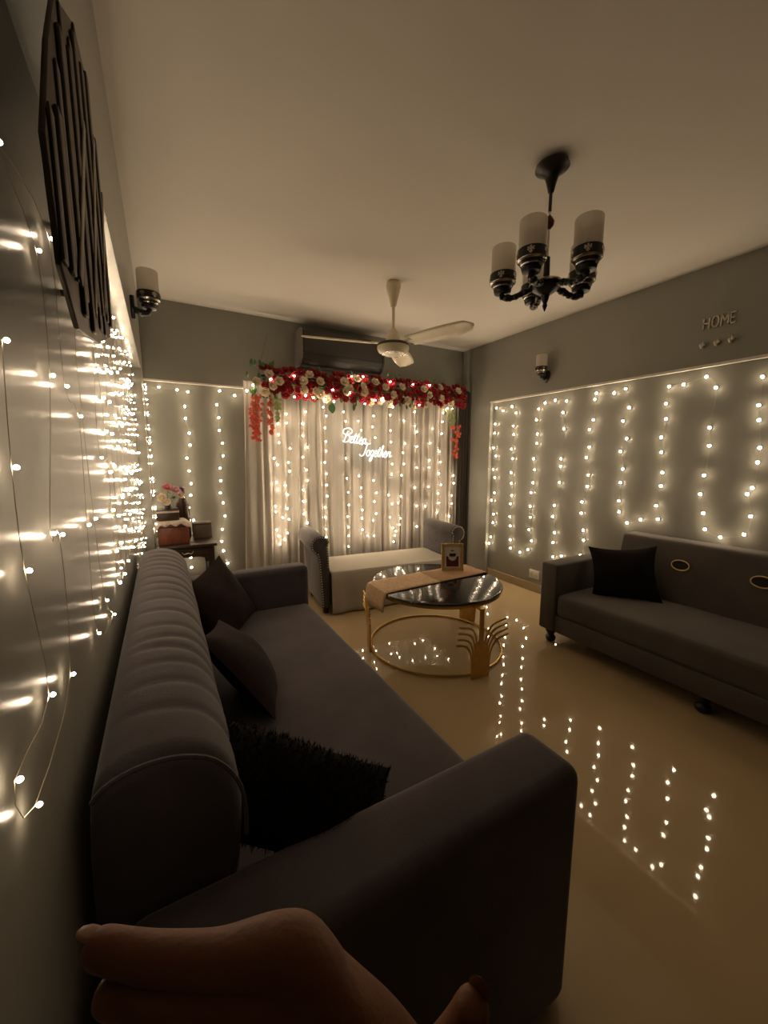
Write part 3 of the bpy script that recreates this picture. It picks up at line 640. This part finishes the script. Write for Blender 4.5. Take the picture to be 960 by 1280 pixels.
strand('pale green leaf strand at the right end of the garland', 2.90, 3.58, 1.92, 1.72, 26, M['paleleaf'], 0.03)

# ---------------------------------------------------------------- neon sign: Better Together
ns = thing('neon_sign', 'white neon sign reading Better Together on the curtain', 'sign', (1.84, 3.585, 1.45))
G = {
 'B': ([[(0.55, 1.75), (0.38, 0.9), (0.18, 0.0)], [(0.1, 1.25), (-0.28, 1.45), (-0.1, 2.0), (0.6, 2.25), (1.25, 2.0), (1.2, 1.5), (0.5, 1.15), (0.95, 1.05), (1.1, 0.55), (0.75, 0.05), (0.18, 0.0), (-0.05, 0.15)]], 1.15),
 'e': ([[(0.0, 0.4), (0.4, 0.55), (0.5, 0.9), (0.28, 1.0), (0.08, 0.6), (0.15, 0.12), (0.4, 0.0), (0.75, 0.3)]], 0.68),
 't': ([[(0.0, 0.3), (0.3, 1.6), (0.12, 0.5), (0.22, 0.02), (0.55, 0.3)], [(0.0, 1.15), (0.5, 1.2)]], 0.5),
 'r': ([[(0.0, 0.3), (0.2, 0.95), (0.3, 0.85), (0.55, 0.95), (0.5, 0.5), (0.55, 0.1), (0.9, 0.35)]], 0.8),
 'T': ([[(-0.3, 1.75), (0.0, 2.05), (0.7, 1.9), (1.3, 2.15)], [(0.75, 1.95), (0.6, 0.9), (0.35, 0.1), (-0.1, -0.05), (-0.35, 0.2)]], 0.85),
 'o': ([[(0.4, 1.0), (0.1, 0.75), (0.1, 0.25), (0.4, 0.0), (0.65, 0.3), (0.62, 0.8), (0.4, 1.0), (0.6, 0.85), (0.9, 0.85)]], 0.75),
 'g': ([[(0.6, 0.9), (0.3, 1.0), (0.1, 0.5), (0.3, 0.05), (0.58, 0.4), (0.65, 0.95), (0.55, 0.0), (0.35, -0.8), (0.05, -0.7), (0.25, -0.2), (0.8, 0.3)]], 0.74),
 'h': ([[(0.0, 0.3), (0.4, 1.7), (0.25, 1.9), (0.15, 1.3), (0.1, 0.0), (0.2, 0.7), (0.42, 0.95), (0.5, 0.5), (0.52, 0.05), (0.8, 0.3)]], 0.72),
}
def word(txt, x, z, u, dz):
    pen = 0
    for ch in txt:
        strokes, adv = G[ch]; bm = new()
        for s in strokes:
            pts = spline([((pen+a+0.22*b_)*u, 0, b_*u+(pen+a)*u*dz) for a, b_ in s], 5)
            tube(bm, [Vector((x, -0.012, z))+p for p in pts], 0.0031, 6)
        obj('letter', bm, M['neon'], ns); pen += adv
word('Better', -0.285, 0.062, 0.060, -0.10)
word('Together', -0.085, -0.072, 0.060, -0.06)

# ---------------------------------------------------------------- fairy lights
def ico(name, r, n=None, back=-0.35):
    bm = bmesh.new(); bmesh.ops.create_icosphere(bm, subdivisions=2, radius=r)
    me = bpy.data.meshes.new(name); bm.to_mesh(me); bm.free(); me.materials.append(M['bulb'])
    if n is not None:                       # rear faces made opaque, added to keep the halo off the wall
        me.materials.append(M['bulb_shield'])
        for p in me.polygons:
            if p.normal.dot(n) < back: p.material_index = 1
    me.polygons.foreach_set('use_smooth', [True]*len(me.polygons)); return me
def lights(label, strands, r, base, normal, sag=0.0, header=None, back=None):
    t = thing('string_lights', label, 'fairy lights', base); B = Vector(base); n = Vector(normal)
    me = ico('bulb', r, n if back is not None else None, back or 0); k = 0
    for s in strands:
        P = [Vector(p)-B for p in s]
        if len(P) > 1:
            bm = new(); tube(bm, spline([p-n*(r+0.001) for p in P], 3), min(0.0008, r*0.14), 4); obj('wire', bm, M['wire'], t)
        for p in P: inst('bulb', me, t, p)
    if header:
        bm = new(); tube(bm, [Vector(p)-B for p in header], 0.0016, 5); obj('header_cable', bm, M['wire'], t)
    return t
lights('serpentine of warm fairy lights taped across the right wall', [[(3.224, y*0.9966, 1.35+(z-1.35)*0.9966) for y, z in RIGHT]], 0.0090, (3.228, 2.0, 0.4), (-1, 0, 0), back=-0.2)
bk = lambda L: [(x*0.9987, 3.755, 1.35+(z-1.35)*0.9987) for x, z in L]
lights('warm fairy lights on the back wall left of the curtain', [bk(BACK_A[:3]), bk(BACK_A[3:]), bk(BACK_B[:13]+BACK_B[14:]), bk(BACK_C)], 0.0088, (0.3, 3.762, 0.4), (0, -1, 0), back=-0.2)
lights('curtain of warm fairy lights hanging in front of the sheer', [[(x, 3.612+0.012*math.sin(z*9+x*5), z) for x, z in c] for c in CURT], 0.0070, (1.9, 3.61, 0.45), (0, -1, 0), header=[(0.85, 3.6, 1.95), (1.9, 3.6, 1.97), (3.0, 3.6, 1.98)])
lights('warm fairy lights tucked among the garland roses', [[(x, 3.452, z)] for x, z in GARL]+[], 0.0082, (1.9, 3.45, 1.95), (0, -1, 0), header=[(x, 3.50, gz(x)) for x in [0.72+i*0.19 for i in range(13)]])
near = LEFT
far = []; down = True; y = 1.36
while y < 3.24:
    zs = [0.98+0.105*k for k in range(10)]
    if y > 2.5: zs = [0.80+0.10*k for k in range(12)]
    col = [(-0.131, y+random.uniform(-.035, .035), z+random.uniform(-.03, .03)) for z in zs]
    far.append(col[::-1] if down else col); down = not down; y += 0.155
for y in (3.36, 3.48, 3.60, 3.71):
    zs = [0.78+0.10*k for k in range(12)]
    col = [(-0.068, y+random.uniform(-.025, .025), z+random.uniform(-.03, .03)) for z in zs]
    far.append(col[::-1] if down else col); down = not down
path = []
for c in far: path += c
lights('dense warm fairy lights looped along the far half of the left wall', [path], 0.0041, (-0.131, 2.4, 0.9), (1, 0, 0))
ns_ = [[(-0.131, y, z) for y, z in sorted([p for p in near if a <= p[0] < c], key=lambda p: -p[1])] for a, c in ((0.4, 0.60), (0.60, 0.82), (0.82, 1.0), (1.0, 1.2), (1.2, 1.6))]
path = []
for i, c in enumerate(ns_): path += c if i % 2 == 0 else c[::-1]
lights('warm fairy lights looped on the near half of the left wall', [path], 0.0027, (-0.131, 0.8, 1.0), (1, 0, 0))

# ---------------------------------------------------------------- ceiling fan
CF = Vector((1.53, 2.575, 2.6))
cf = thing('ceiling_fan', 'cream three-blade ceiling fan hanging near the back wall', 'fan', CF)
bm = new(); lathe(bm, [(0.02, -0.0), (0.05, -0.004), (0.055, -0.03), (0.048, -0.06), (0.03, -0.12), (0.02, -0.165), (0.016, -0.17)], 24); obj('canopy', bm, M['cream'], cf)
bm = new(); tube(bm, [(0, 0, -0.16), (0, 0, -0.34)], 0.011, 12); obj('rod', bm, M['cream'], cf)
bm = new(); lathe(bm, [(0.016, -0.3180), (0.035, -0.3380), (0.055, -0.3930), (0.06, -0.4080)], 24); obj('lower_cup', bm, M['cream'], cf)
bm = new(); lathe(bm, [(0.05, -0.4030), (0.095, -0.4160), (0.115, -0.4330), (0.118, -0.4580), (0.108, -0.4780), (0.085, -0.4930), (0.06, -0.5000), (0.03, -0.5060), (0.001, -0.5080)], 36); mo = obj('motor', bm, M['cream'], cf)
bm = new(); lathe(bm, [(0.112, -0.4220), (0.1195, -0.4360), (0.1195, -0.4400), (0.112, -0.4420)], 36, cap=False); b1 = obj('band', bm, M['art'], mo)
bm = new(); lathe(bm, [(0.088, -0.4915), (0.090, -0.4925), (0.062, -0.5025), (0.060, -0.5000)], 36, cap=False); obj('band', bm, M['chrome'], mo)
bl = new(); N = 14; rows = []
for j in range(N+1):
    t = j/N; x = 0.155+t*0.505; hw = 0.062+0.014*math.sin(t*PI); hw *= 1 if t < .9 else math.sqrt(max(0.02, 1-((t-.9)/.1)**2))
    tw = math.radians(-13)
    rows.append([bl.verts.new((x, s*hw*math.cos(tw), s*hw*math.sin(tw)+0.006*(1-s*s))) for s in (-1, -.5, 0, .5, 1)])
for p, q in zip(rows, rows[1:]):
    for s in range(4): bl.faces.new((p[s], p[s+1], q[s+1], q[s]))
br = bmesh.new(); box(br, 0.08, 0.17, -0.022, 0.022, -0.004, 0.004, bev=0.002); 
for a in (168, 288, 48):
    A = math.radians(a)
    t = bl.copy(); xf(t.verts, (0, 0, -0.425), rz(A)); o = obj('blade', t, M['cream'], cf); s = o.modifiers.new('s', 'SOLIDIFY'); s.thickness = 0.005
    t = br.copy(); xf(t.verts, (0, 0, -0.422), rz(A)); obj('blade_arm', t, M['cream'], cf)
bl.free(); br.free()

# ---------------------------------------------------------------- lamps with banded cups
def emblem(bm, R, z, n, s=1.0):
    for k in range(n):
        a = 2*PI*k/n
        for (du, dz, w_, h_) in ((0, 0, 0.007, 0.028), (0, 0.003, 0.024, 0.007), (0.010, 0.003, 0.006, 0.014), (-0.010, 0.003, 0.006, 0.014), (0, -0.008, 0.014, 0.005)):
            t = bmesh.new(); box(t, R-0.001, R+0.0012, (du-w_/2)*s, (du+w_/2)*s, (z/s+dz-h_/2)*s, (z/s+dz+h_/2)*s); xf(t.verts, (0, 0, 0), rz(a)); merge(bm, t)
def cup(parent, loc, s=1.0, n=5, lamp='lamp_cup'):
    bm = new(); lathe(bm, [(0.020, 0.0), (0.036, 0.004), (0.040, 0.018), (0.034, 0.024), (0.042, 0.030), (0.052, 0.044), (0.0575, 0.048), (0.0575, 0.086), (0.054, 0.088), (0.050, 0.080)], 24)
    xf(bm.verts, (0, 0, 0)); 
    for v in bm.verts: v.co = v.co*s+Vector(loc)
    c = obj(lamp, bm, M['black'], parent)
    bm = new(); lathe(bm, [(0.0415, 0.0255), (0.0445, 0.030), (0.0425, 0.0335)], 24, cap=False); lathe(bm, [(0.0515, 0.041), (0.056, 0.0445), (0.0585, 0.0485), (0.0565, 0.0505)], 24, cap=False)
    emblem(bm, 0.0578, 0.067, n)
    for v in bm.verts: v.co = v.co*s+Vector(loc)
    obj('silver_trim', bm, M['chrome'], c)
    bm = new(); lathe(bm, [(0.048, 0.05), (0.0535, 0.08), (0.0535, 0.195), (0.051, 0.20), (0.0495, 0.195), (0.0495, 0.08), (0.045, 0.055)], 28, cap=False)
    for v in bm.verts: v.co = v.co*s+Vector(loc)
    obj('glass_shade', bm, M['frosted'], c)
    return c
CHN = Vector((1.533, 1.259, 2.6))
ch = thing('chandelier', 'black five-arm chandelier with white cylinder glass shades', 'chandelier', CHN)
bm = new(); lathe(bm, [(0.030, 0), (0.066, -0.012), (0.070, -0.022), (0.05, -0.034), (0.028, -0.055), (0.018, -0.09), (0.012, -0.115), (0.006, -0.12)], 28); obj('canopy', bm, M['black'], ch)
bm = new(); tube(bm, [(0, 0, -0.11), (0, 0, -0.19)], 0.007, 8); obj('rod', bm, M['black'], ch)
bm = new(); tube(bm, [(0, 0, -0.18), (0, 0, -0.46)], 0.0045, 8); obj('cable', bm, M['chrome'], ch)
bm = new(); lathe(bm, [(0.004, -0.205), (0.012, -0.215), (0.021, -0.232), (0.018, -0.248), (0.005, -0.262)], 16); obj('ball', bm, mat('dark_red_ball', (0.10, 0.02, 0.015), 0.3), ch)
bm = new(); lathe(bm, [(0.012, -0.375), (0.014, -0.46), (0.03, -0.472), (0.062, -0.478), (0.068, -0.486), (0.060, -0.504), (0.035, -0.522), (0.018, -0.532), (0.014, -0.55), (0.008, -0.565), (0.011, -0.575), (0.002, -0.598)], 28); obj('hub', bm, M['black'], ch)
bm = new(); lathe(bm, [(0.0635, -0.4755), (0.0695, -0.483), (0.0690, -0.489)], 28, cap=False); obj('hub_ring', bm, M['chrome'], ch)
for k in range(5):
    A = math.radians(129+72*k); d = Vector((math.cos(A), math.sin(A), 0)); c = Vector((-0.03, -0.045, 0))*0.0
    bm = new(); p0 = d*0.05+Vector((0, 0, -0.494)); R1 = 0.185
    pts = spline([p0, d*0.10+Vector((0, 0, -0.510)), d*0.15+Vector((0, 0, -0.522)), d*R1+Vector((0, 0, -0.512)), d*R1+Vector((0, 0, -0.495))], 5)
    rs_ = [0.012 if i % 5 else 0.015 for i in range(len(pts))]
    tube(bm, pts, rs_, 10)
    for q, rr_ in ((0.085, 0.019), (0.125, 0.017), (0.162, 0.020)): sphere(bm, d*q+Vector((0, 0, -0.505-(0.014 if q > .1 else 0))), rr_, 2, (1, 1, 0.8))
    ar = obj('arm', bm, M['black'], ch)
    cup(ch, d*R1+Vector((0, 0, -0.502)), 1.0)
def sconce(label, loc, side):
    r = thing('wall_lamp', label, 'lamp', loc)
    n = side
    bm = new(); t = bmesh.new(); prism(t, [(-0.030, 0.045), (-0.038, 0.02), (-0.034, -0.015), (0, -0.060), (0.034, -0.015), (0.038, 0.02), (0.030, 0.045), (0, 0.055)], 0, 0.018, 'x', 0.004)
    xf(t.verts, (0, 0, 0), rz(0 if n > 0 else PI)); merge(bm, t); obj('backplate', bm, M['black'], r)
    bm = new(); tube(bm, spline([(0.014*n, 0, -0.012), (0.04*n, 0, -0.022), (0.066*n, 0, -0.022), (0.078*n, 0, -0.012), (0.082*n, 0, 0.004)], 5), [0.016]*8+[0.013]*13, 10); obj('arm', bm, M['black'], r)
    cup(r, (0.082*n, 0, -0.002), 0.92, 6)
    return r
sconce('black wall lamp with white glass high on the left wall', (-0.085, 2.44, 2.105), 1)
sconce('black wall lamp with white glass high on the right wall', (BX, 2.56, 2.115), -1)

# ---------------------------------------------------------------- air conditioner
ac = thing('air_conditioner', 'dark grey split air conditioner on the back wall', 'air conditioner', (1.57, 3.75, 2.34))
X0, X1 = 1.145, 2.005
bm = new(); prism(bm, [(3.75, 2.50), (3.565, 2.50), (3.545, 2.48), (3.545, 2.29), (3.56, 2.245), (3.60, 2.21), (3.66, 2.195), (3.75, 2.195)], X0+0.02, X1-0.02, 'x', 0.006); obj('body', bm, M['ac'], ac, world=True)
bm = new(); prism(bm, [(3.75, 2.506), (3.56, 2.506), (3.539, 2.485), (3.539, 2.285), (3.555, 2.24), (3.60, 2.204), (3.66, 2.19), (3.75, 2.19)], X0, X0+0.022, 'x', 0.004); obj('end_cap', bm, M['acside'], ac, world=True)
bm = new(); prism(bm, [(3.75, 2.506), (3.56, 2.506), (3.539, 2.485), (3.539, 2.285), (3.555, 2.24), (3.60, 2.204), (3.66, 2.19), (3.75, 2.19)], X1-0.022, X1, 'x', 0.004); obj('end_cap', bm, M['ac'], ac, world=True)
bm = new(); box(bm, X0+0.03, X1-0.03, 3.536, 3.546, 2.296, 2.49, bev=0.003); obj('front_panel', bm, M['ac'], ac, world=True)
bm = new(); box(bm, X0+0.05, X1-0.05, -0.004, 0.004, -0.03, 0.03, bev=0.002, rot=rx(math.radians(28)), loc=(0, 3.573, 2.232)); obj('louver', bm, M['ac'], ac, world=True)
pp = obj('cable', new_t := (lambda b_: (tube(b_, spline([(1.15, 3.744, 2.24), (1.13, 3.742, 2.18), (1.10, 3.742, 2.10), (1.10, 3.742, 1.99)], 5), 0.006, 6), b_)[1])(new()), M['acside'], ac, world=True)

# ---------------------------------------------------------------- HOME hooks, socket, wall art
hm = thing('key_hooks', 'pale key holder reading HOME on the right wall', 'hooks', (BX, 1.255, 2.16))
def stroke(bm, a, b_, w_=0.008):
    a = Vector(a); b_ = Vector(b_); d = (b_-a); L = d.length; ang = math.atan2(d.y, d.x)
    t = bmesh.new(); box(t, -0.012, -0.002, -w_/2, L+w_/2-w_/2, -w_/2, w_/2)
    R = Matrix.Rotation(ang, 3, 'X'); 
    for v in t.verts: v.co = R @ v.co; v.co.y += a.x; v.co.z += a.y
    merge(bm, t)
LET = {'H': [((0, 0), (0, 1)), ((.7, 0), (.7, 1)), ((0, .5), (.7, .5))], 'O': [((.2, 0), (.55, 0)), ((.55, 0), (.75, .25)), ((.75, .25), (.75, .75)), ((.75, .75), (.55, 1)), ((.55, 1), (.2, 1)), ((.2, 1), (0, .75)), ((0, .75), (0, .25)), ((0, .25), (.2, 0))],
       'M': [((0, 0), (0, 1)), ((0, 1), (.4, .4)), ((.4, .4), (.8, 1)), ((.8, 1), (.8, 0))], 'E': [((0, 0), (0, 1)), ((0, 0), (.6, 0)), ((0, .5), (.5, .5)), ((0, 1), (.6, 1))]}
pen = 0.085
for chh in 'HOME':
    bm = new()
    for a, b_ in LET[chh]: stroke(bm, (pen-a[0]*0.045, 0.045+a[1]*0.062), (pen-b_[0]*0.045, 0.045+b_[1]*0.062), 0.0075)
    obj('letter', bm, M['pewter'], hm, smooth=False); pen -= 0.048
for y in (0.078, 0.0, -0.075):
    bm = new(); tube(bm, spline([(-0.002, y, -0.036), (-0.008, y, -0.05), (-0.012, y, -0.066), (-0.03, y, -0.078), (-0.042, y, -0.062)], 4), 0.0045, 6)
    sphere(bm, (-0.012, y-0.008, -0.055), 0.011, 1); sphere(bm, (-0.012, y+0.008, -0.055), 0.011, 1); sphere(bm, (-0.012, y, -0.07), 0.0105, 1, (1, .8, 1.2))
    obj('hook', bm, M['pewter'], hm)
so = thing('wall_socket', 'white double wall socket low on the right wall', 'socket', (BX+0.045, 2.61, 0.18))
bm = new(); box(bm, -0.010, 0, -0.06, 0.06, -0.045, 0.045, bev=0.003); obj('plate', bm, M['socket'], so)
for y in (-0.03, 0.03):
    bm = new(); box(bm, -0.0135, -0.008, y-0.022, y+0.022, -0.032, 0.032, bev=0.002); s = obj('outlet', bm, M['socket'], so)
    bm = new()
    for a, c in ((0, 0.016), (-0.010, -0.006), (0.010, -0.006)): box(bm, -0.0142, -0.0125, y+a-0.0025, y+a+0.0025, c-0.005, c+0.005)
    obj('pin_holes', bm, M['holeshade'], s, smooth=False)  # solid black blocks, the shade of the holes put into their colour
wa = thing('wall_art', 'dark layered metal wall sculpture high on the left wall', 'wall art', (-0.085, 0.66, 1.70))
AX = -0.074
def ap(y, z): return (y*1.2, 1.35+(z-1.35)*1.2)
outl = [ap(*p) for p in ((0.425, 1.60), (0.44, 1.51), (0.50, 1.475), (0.66, 1.50), (0.845, 1.555), (0.88, 1.66), (0.865, 1.76), (0.815, 1.92), (0.70, 1.90), (0.55, 1.80), (0.485, 1.71))]
bm = new(); prism(bm, outl, AX-0.006, AX, 'x', 0.002); obj('backplate', bm, M['art'], wa, world=True)
def span(y):
    zs = []
    for (y0, z0), (y1, z1) in zip(outl, outl[1:]+outl[:1]):
        if (y0-y)*(y1-y) < 0: zs.append(z0+(z1-z0)*(y-y0)/(y1-y0))
    return min(zs), max(zs)
for k in range(15):
    y = 0.535+k*0.035; z0, z1 = span(y); d = (k*37 % 5)*0.012
    bm = new(); box(bm, AX, AX+0.0035+0.002*(k % 2), y-0.010, y+0.010, z0+0.008+d, z1-0.008-(k*23 % 4)*0.014, bev=0.0025); obj('slat', bm, M['art'], wa, world=True)
for (ya, za, yb, zb) in ((0.50, 1.52, 0.66, 1.76), (0.60, 1.52, 0.78, 1.82), (0.72, 1.56, 0.85, 1.78)):
    (ya, za), (yb, zb) = ap(ya, za), ap(yb, zb)
    bm = new(); L = math.hypot(yb-ya, zb-za)
    t = bmesh.new(); box(t, 0.004, 0.007, 0, L, -0.008, 0.008, bev=0.0015); xf(t.verts, (AX, ya, za), Matrix.Rotation(math.atan2(zb-za, yb-ya), 3, 'X')); merge(bm, t)
    obj('diagonal_strip', bm, M['artlight'], wa, world=True)
for y, z in ((0.99, 1.66), (1.0, 1.78), (0.97, 1.99)):
    bm = new(); tube(bm, [(-0.1455 if z < BEAM else -0.086, y, z), (AX-0.004, y, z)], 0.006, 8); obj('spacer', bm, M['black'], wa, world=True)

# ---------------------------------------------------------------- hand at the lower edge
pr = thing('person', 'person\'s bare hand with curled fingers reaching in at the bottom edge', 'person', (0.09, 0.10, 0.90))
J = {'elbow': (0.16, -0.10, 0.72, .040), 'fore': (0.12, 0.04, 0.86, .033), 'wrist': (0.090, 0.128, 0.963, .026), 'palm': (0.080, 0.140, 1.020, .030), 'palm2': (0.070, 0.146, 1.062, .028),
 'k1': (0.045, 0.168, 1.102, 0.0185),
 'i1': (0.008, 0.187, 1.095, 0.0125),
 'i2': (-0.024, 0.206, 1.096, 0.0108),
 'i3': (-0.051, 0.222, 1.103, 0.0090),
 'k2': (0.052, 0.156, 1.088, 0.0185),
 'm1': (0.012, 0.178, 1.081, 0.0125),
 'm2': (-0.02, 0.196, 1.08, 0.0108),
 'm3': (-0.047, 0.212, 1.084, 0.0090),
 'k3': (0.06, 0.145, 1.074, 0.0175),
 'r1': (0.019, 0.168, 1.067, 0.0120),
 'r2': (-0.011, 0.184, 1.065, 0.0102),
 'r3': (-0.036, 0.199, 1.067, 0.0086),
 'k4': (0.068, 0.134, 1.063, 0.0160),
 'p1': (0.03, 0.154, 1.054, 0.0105),
 'p2': (0.008, 0.166, 1.053, 0.0090),
 'p3': (-0.01, 0.177, 1.053, 0.0076),
 't0': (0.106, 0.138, 1.000, .0165), 't1': (0.124, 0.130, 1.036, .0125), 't2': (0.127, 0.124, 1.066, .0092)}
E_ = [('elbow', 'fore'), ('fore', 'wrist'), ('wrist', 'palm'), ('palm', 'palm2'), ('palm2', 'k1'), ('palm2', 'k2'), ('palm2', 'k3'), ('palm2', 'k4'), ('k1', 'i1'), ('i1', 'i2'), ('i2', 'i3'), ('k2', 'm1'), ('m1', 'm2'), ('m2', 'm3'),
      ('k3', 'r1'), ('r1', 'r2'), ('r2', 'r3'), ('k4', 'p1'), ('p1', 'p2'), ('p2', 'p3'), ('wrist', 't0'), ('t0', 't1'), ('t1', 't2')]
ks = list(J); pl = pr.location
me = bpy.data.meshes.new('hand'); me.from_pydata([Vector(J[k][:3])-pl for k in ks], [(ks.index(a), ks.index(b_)) for a, b_ in E_], [])
ho = bpy.data.objects.new('hand', me); COL.objects.link(ho); ho.parent = pr
sk = ho.modifiers.new('skin', 'SKIN'); sk.use_smooth_shade = True
for i, k in enumerate(ks):
    me.skin_vertices[0].data[i].radius = (J[k][3], J[k][3]); me.skin_vertices[0].data[i].use_root = (k == 'wrist')
sb = ho.modifiers.new('sub', 'SUBSURF'); sb.levels = 2; sb.render_levels = 3
me.materials.append(M['skin'])
for a, c, s in (('i2', 'i3', 0.0062), ('t1', 't2', 0.0075)):
    p, q = Vector(J[a][:3]), Vector(J[c][:3]); d = (q-p).normalized(); up = Vector((0.2, 0.1, 1)) if a == 'i2' else Vector((0.8, 0.3, 0.4)); up = (up-d*up.dot(d)).normalized(); sd = d.cross(up)
    bm = new(); sphere(bm, (0, 0, 0), s, 2, (0.8, 1.1, 0.16), None)
    R = Matrix((sd, d, up)).transposed(); xf(bm.verts, q-d*0.002+up*J[c][3]*0.62, R); obj('nail', bm, M['nail'], pr, world=True)
bm = new(); tube(bm, [(0.165, -0.13, 0.69), (0.150, -0.065, 0.755), (0.132, 0.0, 0.82)], [0.058, 0.053, 0.047], 20, cap=False); obj('sleeve', bm, M['sleeve'], pr, world=True)
